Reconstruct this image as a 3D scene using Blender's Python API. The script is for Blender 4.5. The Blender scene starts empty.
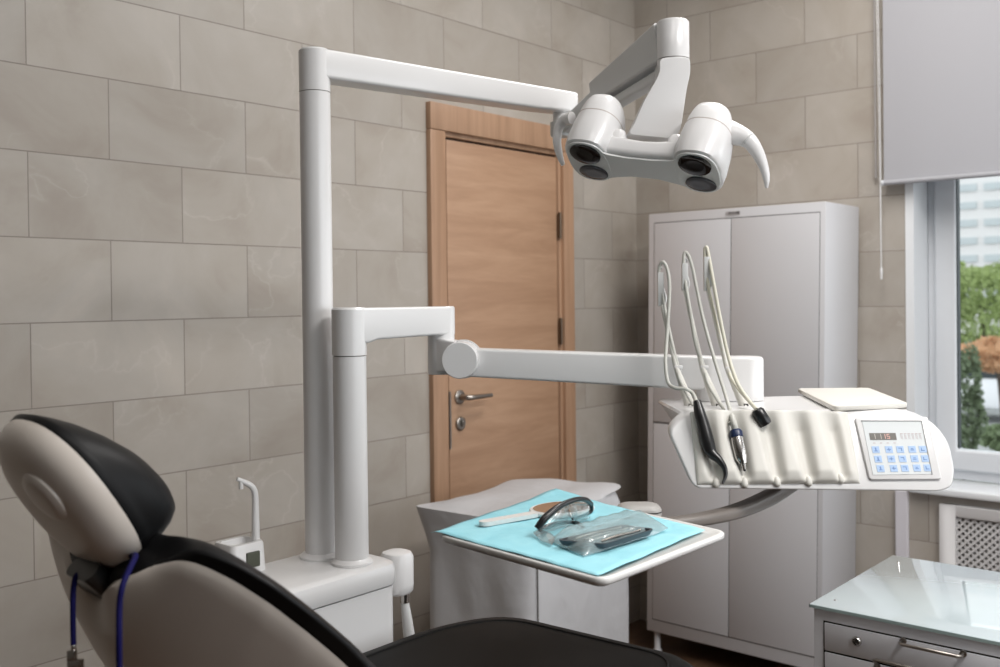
import bpy, bmesh, math, random
from math import pi, sin, cos, tan, radians as rad
from mathutils import Vector as V, Matrix as M

random.seed(7)
scene = bpy.context.scene
COL = scene.collection

# ------------------------------------------------------------------ camera
FPX, YAW, PITCH, ROLL, PCY = 988.277, 0.709814, 0.0104442, -0.0111291, 308.0
CAM = V((-3.8903, -2.5034, 1.5022))
_F = V((cos(YAW)*cos(PITCH), sin(YAW)*cos(PITCH), -sin(PITCH)))
_R0 = V((sin(YAW), -cos(YAW), 0)); _U0 = _R0.cross(_F)
_R = _R0*cos(ROLL) + _U0*sin(ROLL); _U = _U0*cos(ROLL) - _R0*sin(ROLL)
RG, FW, UP = _R0.copy(), V((cos(YAW), sin(YAW), 0)), V((0, 0, 1))   # level axes of the view: right, away, up

def ray(u, v): return _F + _R*((u-500)/FPX) - _U*((v-PCY)/FPX)
def px(u, v, d): return CAM + ray(u, v)*d
def hz(u, v, z):
    d = ray(u, v); return CAM + d*((z-CAM.z)/d.z)
def hx(u, v, x):
    d = ray(u, v); return CAM + d*((x-CAM.x)/d.x)
def hy(u, v, y):
    d = ray(u, v); return CAM + d*((y-CAM.y)/d.y)
def hp(u, v, p, n):
    d = ray(u, v); return CAM + d*((p-CAM).dot(n)/d.dot(n))

cam = bpy.data.cameras.new('camera'); camo = bpy.data.objects.new('camera', cam); COL.objects.link(camo)
cam.sensor_width = 36; cam.lens = FPX*36/1000; cam.shift_y = -(333.5-PCY)/1000
camo.matrix_world = M(((_R.x, _U.x, -_F.x, CAM.x), (_R.y, _U.y, -_F.y, CAM.y), (_R.z, _U.z, -_F.z, CAM.z), (0, 0, 0, 1)))
cam.clip_start = .05; cam.clip_end = 300
cam.dof.use_dof = True; cam.dof.focus_distance = 1.85; cam.dof.aperture_fstop = 5.0
scene.camera = camo

# ------------------------------------------------------------------ materials
def mat(name, col, rough=.4, metal=0., **kw):
    m = bpy.data.materials.new(name); m.use_nodes = True
    b = m.node_tree.nodes['Principled BSDF']
    b.inputs['Base Color'].default_value = (*col, 1); b.inputs['Roughness'].default_value = rough; b.inputs['Metallic'].default_value = metal
    for k, v in kw.items(): b.inputs[k].default_value = v
    return m
def nd(m, t, **kw):
    n = m.node_tree.nodes.new(t)
    for k, v in kw.items():
        if k.startswith('i_'): n.inputs[k[2:].replace('_', ' ')].default_value = v
        else: setattr(n, k, v)
    return n
def lk(m, a, b): m.node_tree.links.new(a, b)
def bsdf(m): return m.node_tree.nodes['Principled BSDF']
def mathn(m, op, a, b=None, c=None):
    n = nd(m, 'ShaderNodeMath', operation=op)
    for i, x in enumerate((a, b, c)):
        if x is None: continue
        if isinstance(x, (int, float)): n.inputs[i].default_value = x
        else: lk(m, x, n.inputs[i])
    return n.outputs[0]
def mixc(m, fac, a, b, mode='MIX'):
    n = nd(m, 'ShaderNodeMix', data_type='RGBA', blend_type=mode)
    for s, x in ((n.inputs[0], fac), (n.inputs[6], a), (n.inputs[7], b)):
        if isinstance(x, (int, float)): s.default_value = x
        elif isinstance(x, tuple): s.default_value = (*x, 1)
        else: lk(m, x, s)
    return n.outputs[2]
def ramp(m, fac, stops):
    n = nd(m, 'ShaderNodeValToRGB'); e = n.color_ramp.elements
    while len(e) < len(stops): e.new(.5)
    for i, (p, c) in enumerate(stops):
        e[i].position = p; e[i].color = (*c, 1) if len(c) == 3 else c
    lk(m, fac, n.inputs[0]); return n.outputs[0]
def bump(m, h, strength=.2, dist=.002):
    n = nd(m, 'ShaderNodeBump'); n.inputs['Strength'].default_value = strength; n.inputs['Distance'].default_value = dist
    lk(m, h, n.inputs['Height']); lk(m, n.outputs[0], bsdf(m).inputs['Normal'])
def noise(m, vec, scale, detail=4, rough=.5, dist=0.):
    n = nd(m, 'ShaderNodeTexNoise'); n.inputs['Scale'].default_value = scale; n.inputs['Detail'].default_value = detail
    n.inputs['Roughness'].default_value = rough; n.inputs['Distortion'].default_value = dist
    if vec is not None: lk(m, vec, n.inputs['Vector'])
    return n.outputs['Fac'], n.outputs['Color']

def tile_mat(name, axis, dz=0., dh=0.):
    """60x30-type stone tiles in running bond on a wall; axis 'X' = wall along X, 'Y' = wall along Y."""
    m = mat(name, (.4, .37, .34), .42)
    g = nd(m, 'ShaderNodeNewGeometry'); s = nd(m, 'ShaderNodeSeparateXYZ'); lk(m, g.outputs['Position'], s.inputs[0])
    if axis == 'X': h = mathn(m, 'SUBTRACT', s.outputs[0], -9.93496*.215 + .215 - .43*40 + dh)
    else: h = mathn(m, 'ADD', mathn(m, 'MULTIPLY', s.outputs[1], -1.), -1.8042*.215 + .43*40 + dh)
    z = mathn(m, 'ADD', s.outputs[2], -.75*.215 + dz)
    c = nd(m, 'ShaderNodeCombineXYZ'); lk(m, h, c.inputs[0]); lk(m, z, c.inputs[1])
    b = nd(m, 'ShaderNodeTexBrick'); lk(m, c.outputs[0], b.inputs['Vector'])
    b.offset = .5; b.offset_frequency = 2
    for k, v in (('Scale', 1.), ('Mortar Size', .0016), ('Mortar Smooth', .3), ('Bias', 0.), ('Brick Width', .43), ('Row Height', .215)): b.inputs[k].default_value = v
    b.inputs['Color1'].default_value = (0, 0, 0, 1); b.inputs['Color2'].default_value = (1, 1, 1, 1); b.inputs['Mortar'].default_value = (.5, .5, .5, 1)
    tint = nd(m, 'ShaderNodeSeparateColor'); lk(m, b.outputs['Color'], tint.inputs[0])
    # per-tile shift of the stone pattern
    sh = nd(m, 'ShaderNodeVectorMath', operation='MULTIPLY_ADD'); lk(m, b.outputs['Color'], sh.inputs[0]); sh.inputs[1].default_value = (7.3, 3.1, 5.7); lk(m, g.outputs['Position'], sh.inputs[2])
    P = sh.outputs[0]
    f1, c1 = noise(m, P, 3.2, 6, .55, .6)
    f2, _ = noise(m, P, 14, 5, .6, .3)
    w = nd(m, 'ShaderNodeVectorMath', operation='MULTIPLY_ADD'); lk(m, c1, w.inputs[0]); w.inputs[1].default_value = (.35, .35, .35); lk(m, P, w.inputs[2])
    v3, _ = noise(m, w.outputs[0], 3.0, 3, .45)
    vein = mathn(m, 'ABSOLUTE', mathn(m, 'SUBTRACT', v3, .5))
    vein = ramp(m, vein, [(0, (1, 1, 1)), (.006, (.3, .3, .3)), (.02, (0, 0, 0))])
    veinsel, _ = noise(m, P, 1.7, 2)
    veinm = mathn(m, 'MULTIPLY', vein, ramp(m, veinsel, [(.48, (0, 0, 0)), (.64, (.30, .30, .30))]))
    base = ramp(m, f1, [(.28, (.335, .292, .250)), (.44, (.40, .363, .318)), (.58, (.435, .402, .362)), (.74, (.50, .457, .405))])
    base = mixc(m, mathn(m, 'MULTIPLY', f2, .34), base, (.345, .305, .265))
    base = mixc(m, veinm, base, (.58, .545, .51))
    tn = mathn(m, 'MULTIPLY_ADD', tint.outputs[0], .10, .95)
    tc = nd(m, 'ShaderNodeCombineColor'); [lk(m, tn, tc.inputs[i]) for i in range(3)]
    base = mixc(m, 1., base, tc.outputs[0], 'MULTIPLY')
    col = mixc(m, b.outputs['Fac'], base, (.225, .195, .17))
    lk(m, col, bsdf(m).inputs['Base Color'])
    rr = mathn(m, 'MULTIPLY_ADD', f2, .18, .36); lk(m, rr, bsdf(m).inputs['Roughness'])
    hh = mathn(m, 'MULTIPLY_ADD', f2, .06, mathn(m, 'MULTIPLY', b.outputs['Fac'], -1.))
    bump(m, hh, .5, .0015)
    return m

def wood_mat(name, grain, c0, c1, c2, rough=.45):
    m = mat(name, c1, rough)
    g = nd(m, 'ShaderNodeNewGeometry'); mp = nd(m, 'ShaderNodeMapping'); lk(m, g.outputs['Position'], mp.inputs[0])
    mp.inputs['Scale'].default_value = grain
    f, _ = noise(m, mp.outputs[0], 1.3, 7, .62, .7)
    f2, _ = noise(m, mp.outputs[0], 5., 4, .6, .4)
    c = ramp(m, f, [(.30, c0), (.5, c1), (.72, c2)])
    c = mixc(m, mathn(m, 'MULTIPLY', ramp(m, f2, [(.45, (0, 0, 0)), (.7, (1, 1, 1))]), .35), c, c0)
    lk(m, c, bsdf(m).inputs['Base Color']); bump(m, f2, .15, .0006)
    return m

def fine(m, scale=600, strength=.05, dist=.0005):
    tc = nd(m, 'ShaderNodeNewGeometry'); f, _ = noise(m, tc.outputs['Position'], scale, 3); bump(m, f, strength, dist); return m

MT = {}
MT['tile_x'] = tile_mat('stone_tile_left', 'X')
MT['tile_y'] = tile_mat('stone_tile_back', 'Y')
MT['tile_n'] = tile_mat('stone_tile_under_window', 'Y', dz=.034, dh=.17)
MT['paint'] = mat('white_wall_paint', (.72, .71, .69), .8)
MT['dim'] = mat('bounce_cutting_dark_paint', (.13, .115, .10), .8)  # unseen walls kept dark to cut bounce light on the chair shell
MT['ceil'] = mat('ceiling_paint', (.8, .8, .79), .85)
MT['floor'] = wood_mat('dark_laminate', (1.2, 9, 1), (.045, .024, .013), (.085, .048, .028), (.125, .075, .046), .4)
MT['oak_leaf'] = wood_mat('oak_leaf', (1.0, 1.0, 8.5), (.335, .195, .118), (.42, .258, .162), (.49, .315, .205))
MT['oak_frame'] = wood_mat('oak_frame', (16, 16, .9), (.32, .19, .115), (.405, .248, .156), (.465, .295, .19))
MT['gap'] = mat('dark_gap', (.02, .016, .013), .8)
MT['white'] = fine(mat('white_enamel', (.685, .68, .68), .28, **{'Coat Weight': .15}), 900, .02)
MT['cream'] = mat('cream_silicone', (.66, .645, .60), .45)
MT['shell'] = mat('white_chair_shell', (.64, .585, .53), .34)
MT['stem'] = mat('taupe_plastic', (.22, .20, .18), .5)
MT['greywhite'] = mat('light_grey_plastic', (.56, .565, .56), .35)
MT['leather'] = fine(mat('black_upholstery', (.0055, .0055, .006), .46, **{'Specular IOR Level': .17}), 500, .10)
MT['leather2'] = fine(mat('seat_upholstery', (.009, .0083, .008), .62, **{'Specular IOR Level': .16}), 500, .12)
MT['black'] = mat('black_plastic', (.012, .012, .013), .3)
MT['lens'] = mat('black_lens', (.006, .005, .005), .08)
MT['lens2'] = mat('grey_lens', (.055, .058, .066), .25)
MT['steel'] = mat('brushed_steel', (.62, .60, .58), .22, 1.)
MT['nickel'] = mat('satin_nickel', (.36, .33, .30), .3, 1.)
MT['hinge'] = mat('bronze_hinge', (.20, .15, .11), .35, 1.)
MT['navy'] = mat('navy_ring', (.012, .025, .075), .35)
MT['hose'] = mat('grey_hose', (.50, .50, .46), .45)
MT['hose_y'] = mat('ivory_hose', (.62, .60, .50), .45)
MT['cord'] = mat('blue_cord', (.006, .005, .055), .7, **{'Specular IOR Level': .1})
MT['lilac'] = mat('wardrobe_enamel', (.57, .57, .59), .38)
MT['steelpaint'] = mat('grey_metal_paint', (.66, .665, .70), .38)
MT['pvc'] = mat('window_pvc', (.66, .68, .71), .3)
MT['sillm'] = mat('sill_white', (.78, .80, .82), .3)
MT['radm'] = mat('radiator_screen', (.62, .61, .61), .45)
MT['gasket'] = mat('gasket', (.02, .03, .035), .5)
MT['trayw'] = mat('tray_white', (.72, .715, .70), .3)
MT['traydark'] = mat('tray_underside', (.10, .085, .075), .5)
MT['armgrey'] = mat('tray_arm_grey', (.20, .178, .162), .4)
MT['mirror'] = mat('mirror_face', (.85, .85, .85), .03, 1.)
MT['led'] = mat('display_grey', (.20, .19, .175), .6, **{'Specular IOR Level': .1})
MT['digit'] = mat('digit_red', (.72, .42, .37), .5, **{'Emission Color': (1, .45, .35, 1), 'Emission Strength': .12})
MT['digitoff'] = mat('digit_pale', (.55, .50, .46), .5)
MT['panel'] = mat('control_foil', (.66, .69, .70), .55, **{'Specular IOR Level': .2})
MT['button'] = mat('button_blue', (.42, .56, .78), .6, **{'Specular IOR Level': .1})
MT['icon'] = mat('icon_blue', (.20, .31, .56), .6, **{'Specular IOR Level': .1})
MT['inkpale'] = mat('pale_ink', (.52, .46, .47), .5)
MT['labelink'] = mat('badge_ink', (.09, .085, .085), .4)
MT['gtop'] = mat('glass_top', (.50, .575, .60), .07, **{'Coat Weight': 1., 'Coat Roughness': .02})
MT['gedge'] = mat('glass_edge', (.36, .46, .455), .12)

# blind cloth: translucent
m = mat('blind_cloth', (.53, .53, .56), .8); MT['blind'] = m
g = nd(m, 'ShaderNodeNewGeometry'); mp = nd(m, 'ShaderNodeMapping'); lk(m, g.outputs['Position'], mp.inputs[0]); mp.inputs['Scale'].default_value = (700, 700, 700)
f, _ = noise(m, mp.outputs[0], 1., 2); bump(m, f, .08, .0005)
tr = nd(m, 'ShaderNodeBsdfTranslucent'); tr.inputs[0].default_value = (.55, .56, .60, 1)
mx = nd(m, 'ShaderNodeMixShader'); mx.inputs[0].default_value = .30
lk(m, bsdf(m).outputs[0], mx.inputs[1]); lk(m, tr.outputs[0], mx.inputs[2]); lk(m, mx.outputs[0], m.node_tree.nodes['Material Output'].inputs[0])

# cloth cover / paper
m = mat('cover_cloth', (.50, .50, .515), .6); MT['cover'] = m
g = nd(m, 'ShaderNodeNewGeometry'); f, _ = noise(m, g.outputs['Position'], 5, 3, .45, .3); f2, _ = noise(m, g.outputs['Position'], 260, 2)
bump(m, mathn(m, 'MULTIPLY_ADD', f2, .02, f), .45, .03)
m = mat('aqua_paper', (.20, .585, .70), .7); MT['paper'] = m
g = nd(m, 'ShaderNodeNewGeometry'); f, _ = noise(m, g.outputs['Position'], 16, 4, .55, .5); bump(m, f, .35, .01)
lk(m, mixc(m, ramp(m, f, [(.35, (0, 0, 0)), (.7, (1, 1, 1))]), (.28, .625, .715), (.345, .685, .765)), bsdf(m).inputs['Base Color'])

def thin_glass(name, tint, refl=.12, rough=.02, haze=0., hazecol=(1, 1, 1)):
    m = bpy.data.materials.new(name); m.use_nodes = True; nt = m.node_tree; nt.nodes.remove(nt.nodes['Principled BSDF'])
    t = nd(m, 'ShaderNodeBsdfTransparent'); t.inputs[0].default_value = (*tint, 1)
    gl = nd(m, 'ShaderNodeBsdfGlossy'); gl.inputs['Roughness'].default_value = rough
    lw = nd(m, 'ShaderNodeLayerWeight'); lw.inputs[0].default_value = .25
    fac = mathn(m, 'MULTIPLY_ADD', lw.outputs['Fresnel'], .5, refl*.2)
    a = nd(m, 'ShaderNodeMixShader'); lk(m, fac, a.inputs[0])
    src = t.outputs[0]
    if haze:
        d = nd(m, 'ShaderNodeBsdfDiffuse'); d.inputs[0].default_value = (*hazecol, 1)
        h = nd(m, 'ShaderNodeMixShader'); h.inputs[0].default_value = haze; lk(m, t.outputs[0], h.inputs[1]); lk(m, d.outputs[0], h.inputs[2]); src = h.outputs[0]
    lk(m, src, a.inputs[1]); lk(m, gl.outputs[0], a.inputs[2])
    lk(m, a.outputs[0], nt.nodes['Material Output'].inputs[0])
    return m
MT['pane'] = thin_glass('window_glass', (.96, .98, .98))
MT['film'] = thin_glass('pouch_film', (.93, .98, .985), .3, .14, .26, (.66, .84, .87))
MT['goggle'] = thin_glass('clear_lens', (.97, .975, .975), .2, .04, .07, (.85, .88, .88))
MT['hangglass'] = thin_glass('clear_plastic_cup', (.9, .9, .9), .5, .05, .25, (.8, .8, .78))

# ------------------------------------------------------------------ mesh helpers
def newbm(): return bmesh.new()
BASE = {}
def root(name, label, cat, loc=(0, 0, 0), kind=None, group=None):
    o = bpy.data.objects.new(name, None); COL.objects.link(o); o.location = V(loc); o.empty_display_size = .05
    BASE[o.name] = V(loc)
    if label: o['label'] = label
    if cat: o['category'] = cat
    if kind: o['kind'] = kind
    if group: o['group'] = group
    return o
def obj(name, bm, m, parent=None, angle=40, bevel=0., seg=2, sub=0, label=None, cat=None, kind=None, group=None, smooth=True, origin=None):
    """link a bmesh given in WORLD coordinates as one mesh object (stored relative to its parent's base)"""
    me = bpy.data.meshes.new(name)
    bmesh.ops.remove_doubles(bm, verts=bm.verts, dist=1e-6)
    bmesh.ops.recalc_face_normals(bm, faces=bm.faces)
    if bevel:
        es = [e for e in bm.edges if len(e.link_faces) == 2 and e.calc_face_angle(0) > rad(30)]
        if es: bmesh.ops.bevel(bm, geom=es, offset=bevel, segments=seg, profile=.5, affect='EDGES', clamp_overlap=True)
    off = V((0, 0, 0))
    if parent is not None:
        off = BASE[parent.name]; BASE_loc = V((0, 0, 0))
    elif origin is not None:
        off = V(origin)
    if off.length: bmesh.ops.translate(bm, vec=-off, verts=bm.verts)
    bm.to_mesh(me); bm.free()
    for mm in (m if isinstance(m, (list, tuple)) else [m]): me.materials.append(mm)
    if smooth:
        for p in me.polygons: p.use_smooth = True
        me.set_sharp_from_angle(angle=rad(angle))
    o = bpy.data.objects.new(name, me); COL.objects.link(o)
    if parent is not None: o.parent = parent; BASE[o.name] = off
    else: o.location = off; BASE[o.name] = off
    if sub:
        s = o.modifiers.new('sub', 'SUBSURF'); s.levels = sub; s.render_levels = sub
    for k, x in (('label', label), ('category', cat), ('kind', kind), ('group', group)):
        if x: o[k] = x
    return o
def face(bm, vs):
    try: return bm.faces.new(vs)
    except ValueError: return None
def hexa(bm, pts):
    """8 corner points: 0-3 bottom loop, 4-7 top loop"""
    v = [bm.verts.new(p) for p in pts]
    for f in ((0, 3, 2, 1), (4, 5, 6, 7), (0, 1, 5, 4), (1, 2, 6, 5), (2, 3, 7, 6), (3, 0, 4, 7)): face(bm, [v[i] for i in f])
    return bm
def box(bm, x0, x1, y0, y1, z0, z1):
    return hexa(bm, [V(p) for p in ((x0, y0, z0), (x1, y0, z0), (x1, y1, z0), (x0, y1, z0), (x0, y0, z1), (x1, y0, z1), (x1, y1, z1), (x0, y1, z1))])
def fbox(bm, o, ax, ay, az, sx, sy, sz):
    """box centred at o with axes ax ay az (unit) and full sizes"""
    c = []
    for k in (-.5, .5):
        for i, j in ((-.5, -.5), (.5, -.5), (.5, .5), (-.5, .5)): c.append(o + ax*(i*sx) + ay*(j*sy) + az*(k*sz))
    return hexa(bm, c)
def prism(bm, pts, ext):
    """closed 3D outline pts extruded by vector ext"""
    a = [bm.verts.new(p) for p in pts]; b = [bm.verts.new(p+ext) for p in pts]; n = len(pts)
    face(bm, a[::-1]); face(bm, b)
    for i in range(n): face(bm, [a[i], a[(i+1) % n], b[(i+1) % n], b[i]])
    return bm
def loft(bm, rings, caps=True):
    R = [[bm.verts.new(p) for p in r] for r in rings]; n = len(R[0])
    for a, b in zip(R, R[1:]):
        for i in range(n): face(bm, [a[i], a[(i+1) % n], b[(i+1) % n], b[i]])
    if caps: face(bm, R[0][::-1]); face(bm, R[-1])
    return bm
def frame_of(t, up=V((0, 0, 1))):
    t = t.normalized()
    s = t.cross(up)
    if s.length < 1e-4: s = t.cross(V((0, 1, 0)))
    s.normalize(); return s, s.cross(t).normalized(), t
def spline(pts, n=8):
    out = []; P = [pts[0]*2-pts[1]] + list(pts) + [pts[-1]*2-pts[-2]]
    for i in range(1, len(P)-2):
        for k in range(n):
            t = k/n; a, b, c, d = P[i-1], P[i], P[i+1], P[i+2]
            out.append(.5*((2*b) + (c-a)*t + (2*a-5*b+4*c-d)*t*t + (3*b-a-3*c+d)*t**3))
    out.append(pts[-1]); return out
def tube(bm, pts, r, n=12, smooth=0, sq=None):
    if smooth: 
        m0 = len(pts)
        if not isinstance(r, (int, float)):
            rr = [V((x, 0, 0)) for x in r]; r = [max(x.x, .0002) for x in spline(rr, smooth)]
        pts = spline(pts, smooth)
    N = len(pts); rs = [r]*N if isinstance(r, (int, float)) else r
    rings = []; pn = None
    for i, p in enumerate(pts):
        t = (pts[min(i+1, N-1)]-pts[max(i-1, 0)]).normalized()
        if pn is None: s, u, _ = frame_of(t)
        else:
            s = (pn - t*pn.dot(t)).normalized(); u = s.cross(t).normalized()
        pn = s
        ring = []
        for k in range(n):
            a = 2*pi*k/n
            ring.append(p + s*(cos(a)*rs[i]) + u*(sin(a)*rs[i]))
        rings.append(ring)
    return loft(bm, rings)
def lathe(bm, o, axis, prof, n=32, xdir=None):
    """prof: list of (radius, along axis)"""
    s, u, t = frame_of(axis) if xdir is None else (xdir.normalized(), axis.cross(xdir).normalized(), axis.normalized())
    rings = [[o + t*z + s*(cos(2*pi*k/n)*max(r, 1e-5)) + u*(sin(2*pi*k/n)*max(r, 1e-5)) for k in range(n)] for r, z in prof]
    return loft(bm, rings)
def rrect(w, h, r, n=5, cx=0, cy=0):
    p = []
    for sx, sy, a0 in ((1, 1, 0), (-1, 1, 90), (-1, -1, 180), (1, -1, 270)):
        for k in range(n+1):
            a = rad(a0 + 90*k/n); p.append((cx+sx*(w/2-r)+r*cos(a), cy+sy*(h/2-r)+r*sin(a)))
    return p
def round_poly(pts, r, n=5):
    """round the corners of a 3D planar polygon; r number or list"""
    out = []; N = len(pts); rs = [r]*N if isinstance(r, (int, float)) else r
    for i in range(N):
        p, a, b = pts[i], pts[i-1], pts[(i+1) % N]
        if rs[i] <= 0: out.append(p); continue
        da, db = (a-p), (b-p); ra = min(rs[i], da.length*.48, db.length*.48)
        A, B = p+da.normalized()*ra, p+db.normalized()*ra
        for k in range(n+1):
            t = k/n; out.append(A*(1-t)**2 + p*(2*t*(1-t)) + B*t*t)
    return out
def se(a, b, e, n=32):
    """superellipse outline"""
    o = []
    for k in range(n):
        t = 2*pi*k/n; c, s = cos(t), sin(t)
        o.append((a*math.copysign(abs(c)**(2/e), c), b*math.copysign(abs(s)**(2/e), s)))
    return o

# ================================================================== THE ROOM
def struct(name, bm, m, **kw): return obj(name, bm, m, kind='structure', smooth=False, **kw)
XW, YW, ZC = -6.6, -4.6, 3.3
WY0, WY1, WZ0, WZ1 = -1.214, -2.55, .775, 2.45
TY0, TY1 = -2.85, -4.35        # opening in the back wall for the added, unseen window
NY, NZ = -1.36, .70                                  # radiator niche
bm = newbm(); box(bm, XW-.2, .27, YW-.2, .2, -.1, 0); struct('floor', bm, MT['floor'])
bm = newbm(); box(bm, XW-.2, .27, YW-.2, .2, ZC, ZC+.1); struct('ceiling', bm, MT['ceil'])
DX0, DX1, DZ = -1.276, -.602, 2.092
bm = newbm()
box(bm, XW-.2, DX0-.03, 0, .2, 0, ZC); box(bm, DX1+.03, .27, 0, .2, 0, ZC); box(bm, DX0-.03, DX1+.03, 0, .2, DZ+.03, ZC)
struct('wall_left', bm, MT['tile_x'])
bm = newbm()
box(bm, 0, .27, WY0, 0, 0, ZC); box(bm, 0, .27, WY1, WY0, WZ1, ZC); box(bm, 0, .27, TY0, WY1, 0, ZC); box(bm, 0, .27, YW, TY1, 0, ZC); box(bm, 0, .27, TY1, TY0, 0, WZ0); box(bm, 0, .27, TY1, TY0, WZ1, ZC)
struct('wall_back', bm, MT['tile_y'])
bm = newbm(); box(bm, 0, .27, NY, WY0, 0, .745); box(bm, .20, .27, WY1, NY, 0, .745); box(bm, 0, .2, WY1, WY1+.05, 0, .745); box(bm, 0, .2, WY1+.05, NY, NZ, .745); struct('wall_below_window', bm, MT['tile_n'])
bm = newbm(); box(bm, XW-.2, XW, YW-.2, .2, 0, ZC); struct('wall_near', bm, MT['dim'])
# right wall with its own window opening, behind the camera
RX0, RX1, RZ0, RZ1 = -3.6, -.4, 1.1, 2.6
bm = newbm(); box(bm, XW, RX0, YW-.2, YW, 0, ZC); box(bm, RX1, .27, YW-.2, YW, 0, ZC); box(bm, RX0, RX1, YW-.2, YW, 0, RZ0); box(bm, RX0, RX1, YW-.2, YW, RZ1, ZC)
struct('wall_right', bm, MT['dim'])
bm = newbm(); box(bm, -.020, 0.0, -1.222, -1.174, 0, .745); struct('trim_1', bm, mat('trim_white', (.66, .64, .68), .4), bevel=.004)

# door
d1 = root('door_1', 'oak veneer door with a flush leaf in an oak frame', None, (-.94, 0, 0), kind='structure')
AW = .096
bm = newbm()
box(bm, DX0-AW, DX0-.018, -.022, .02, 0, 2.206-.098); box(bm, DX1+.016, DX1+.086, -.022, .02, 0, 2.206-.098); box(bm, DX0-AW, DX1+.086, -.024, .02, 2.206-.0972, 2.206)
box(bm, DX0-.028, DX0-.001, -.006, .18, 0, DZ+.012); box(bm, DX1+.001, DX1+.028, -.006, .18, 0, DZ+.012); box(bm, DX0-.028, DX1+.028, -.006, .18, DZ, DZ+.028)
obj('door_frame', bm, MT['oak_frame'], d1, bevel=.003)
bm = newbm(); box(bm, DX0+.0005, DX1-.0005, .012, .04, .0, DZ-.001); obj('door_stop', bm, MT['gap'], d1)
bm = newbm(); box(bm, DX0+.0075, DX1-.006, .000, .030, .008, DZ-.0085); leaf = obj('door_leaf', bm, MT['oak_leaf'], d1, bevel=.0025)
bm = newbm()
hc = V((-1.2155, .0, 1.136)); lathe(bm, hc, V((0, -1, 0)), [(0.001, 0), (.026, 0), (.026, .007), (.022, .010), (.012, .011), (.010, .045), (.0, .048)])
tube(bm, [hc+V((0, -.043, 0)), hc+V((.012, -.052, 0)), hc+V((.03, -.054, 0)), hc+V((.125, -.052, 0))], [.0105, .010, .009, .0075], 14, 5)
obj('door_handle', bm, MT['nickel'], leaf, label='satin nickel lever handle')
bm = newbm(); hc = V((-1.2125, .0, 1.037)); lathe(bm, hc, V((0, -1, 0)), [(0.001, 0), (.025, 0), (.025, .007), (.021, .010), (.001, .010)])
fbox(bm, hc+V((0, -.013, 0)), V((1, 0, 0)), V((0, 1, 0)), V((0, 0, 1)), .007, .012, .022)
obj('door_lock', bm, MT['nickel'], leaf, bevel=.001)
bm = newbm(); box(bm, DX0+.001, DX0+.008, -.010, .0, .95, 1.16); obj('lock_plate', bm, MT['nickel'], d1)
for z in (1.80, 1.36, .30):
    bm = newbm(); tube(bm, [V((DX1+.001, -.013, z-.055)), V((DX1+.001, -.013, z+.055))], .006, 12); box(bm, DX1-.007, DX1+.008, -.0105, -.004, z-.05, z+.05)
    obj('hinge', bm, MT['hinge'], d1)

# window 1 : reveal, frame, sash, gasket, pane, sill
WX = hy(928, 300, -1.246).x
w1 = root('window_1', 'white framed window half covered by a grey blind', None, (.2, -2.1, WZ0), kind='structure')
def pframe(y0, y1, z0, z1, x0, x1, w):
    """rectangular frame bars in a YZ plane (y0 > y1)"""
    b = newbm(); 
    o = [V((x0, y0, z0)), V((x0, y1, z0)), V((x0, y1, z1)), V((x0, y0, z1))]; i = [V((x0, y0-w, z0+w)), V((x0, y1+w, z0+w)), V((x0, y1+w, z1-w)), V((x0, y0-w, z1-w))]
    e = V((x1-x0, 0, 0)); vo = [b.verts.new(p) for p in o]; vi = [b.verts.new(p) for p in i]; wo = [b.verts.new(p+e) for p in o]; wi = [b.verts.new(p+e) for p in i]
    for k in range(4):
        n = (k+1) % 4
        face(b, [vo[k], vo[n], vi[n], vi[k]]); face(b, [wo[k], wi[k], wi[n], wo[n]]); face(b, [vo[k], wo[k], wo[n], vo[n]]); face(b, [vi[k], vi[n], wi[n], wi[k]])
    return b
bm = newbm(); box(bm, -.004, WX+.02, WY0-.032, WY0-.0005, WZ0, WZ1); box(bm, -.004, WX+.02, WY1+.0005, WY1+.010, WZ0, WZ1); box(bm, -.004, WX+.02, WY1, WY0, WZ1-.010, WZ1-.0005)
obj('reveal_lining', bm, MT['sillm'], w1)
FY0, FY1 = WY0-.032, WY1+.010
print('WX', WX)
FM = (FY0+FY1)/2
obj('window_frame', pframe(FY0, FY1, WZ0+.005, WZ1-.01, WX, WX+.07, .052), MT['pvc'], w1, bevel=.006)
bm = newbm(); box(bm, WX-.002, WX+.07, FM-.035, FM+.035, WZ0+.05, WZ1-.06); obj('mullion', bm, MT['pvc'], w1, bevel=.005)
for a, b in ((FY0-.030, FM+.022), (FM-.022, FY1+.036)):
    s = obj('sash', pframe(a, b, WZ0+.042, WZ1-.047, WX-.022, WX+.05, .078), MT['pvc'], w1, bevel=.010, seg=3)
    obj('gasket', pframe(a-.076, b+.076, WZ0+.112, WZ1-.117, WX-.004, WX+.03, .006), MT['gasket'], s)
    bm = newbm(); box(bm, WX+.012, WX+.016, b+.076, a-.076, WZ0+.112, WZ1-.117); obj('pane', bm, MT['pane'], s)
bm = newbm(); box(bm, -.045, WX+.03, WY1-.03, WY0-.02, WZ0-.030, WZ0); obj('window_sill', bm, MT['sillm'], w1, bevel=.008, seg=3)

# window 2, in the wall behind the camera
w2 = root('window_2', 'plain white window', None, ((RX0+RX1)/2, YW, RZ0), kind='structure')
bm = newbm()
for a in (RX0, (RX0+RX1)/2-.04, RX1-.08): box(bm, a, a+.08, YW-.14, YW-.07, RZ0, RZ1)
box(bm, RX0, RX1, YW-.14, YW-.07, RZ0, RZ0+.08); box(bm, RX0, RX1, YW-.14, YW-.07, RZ1-.08, RZ1)
obj('window_frame', bm, MT['pvc'], w2)

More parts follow.
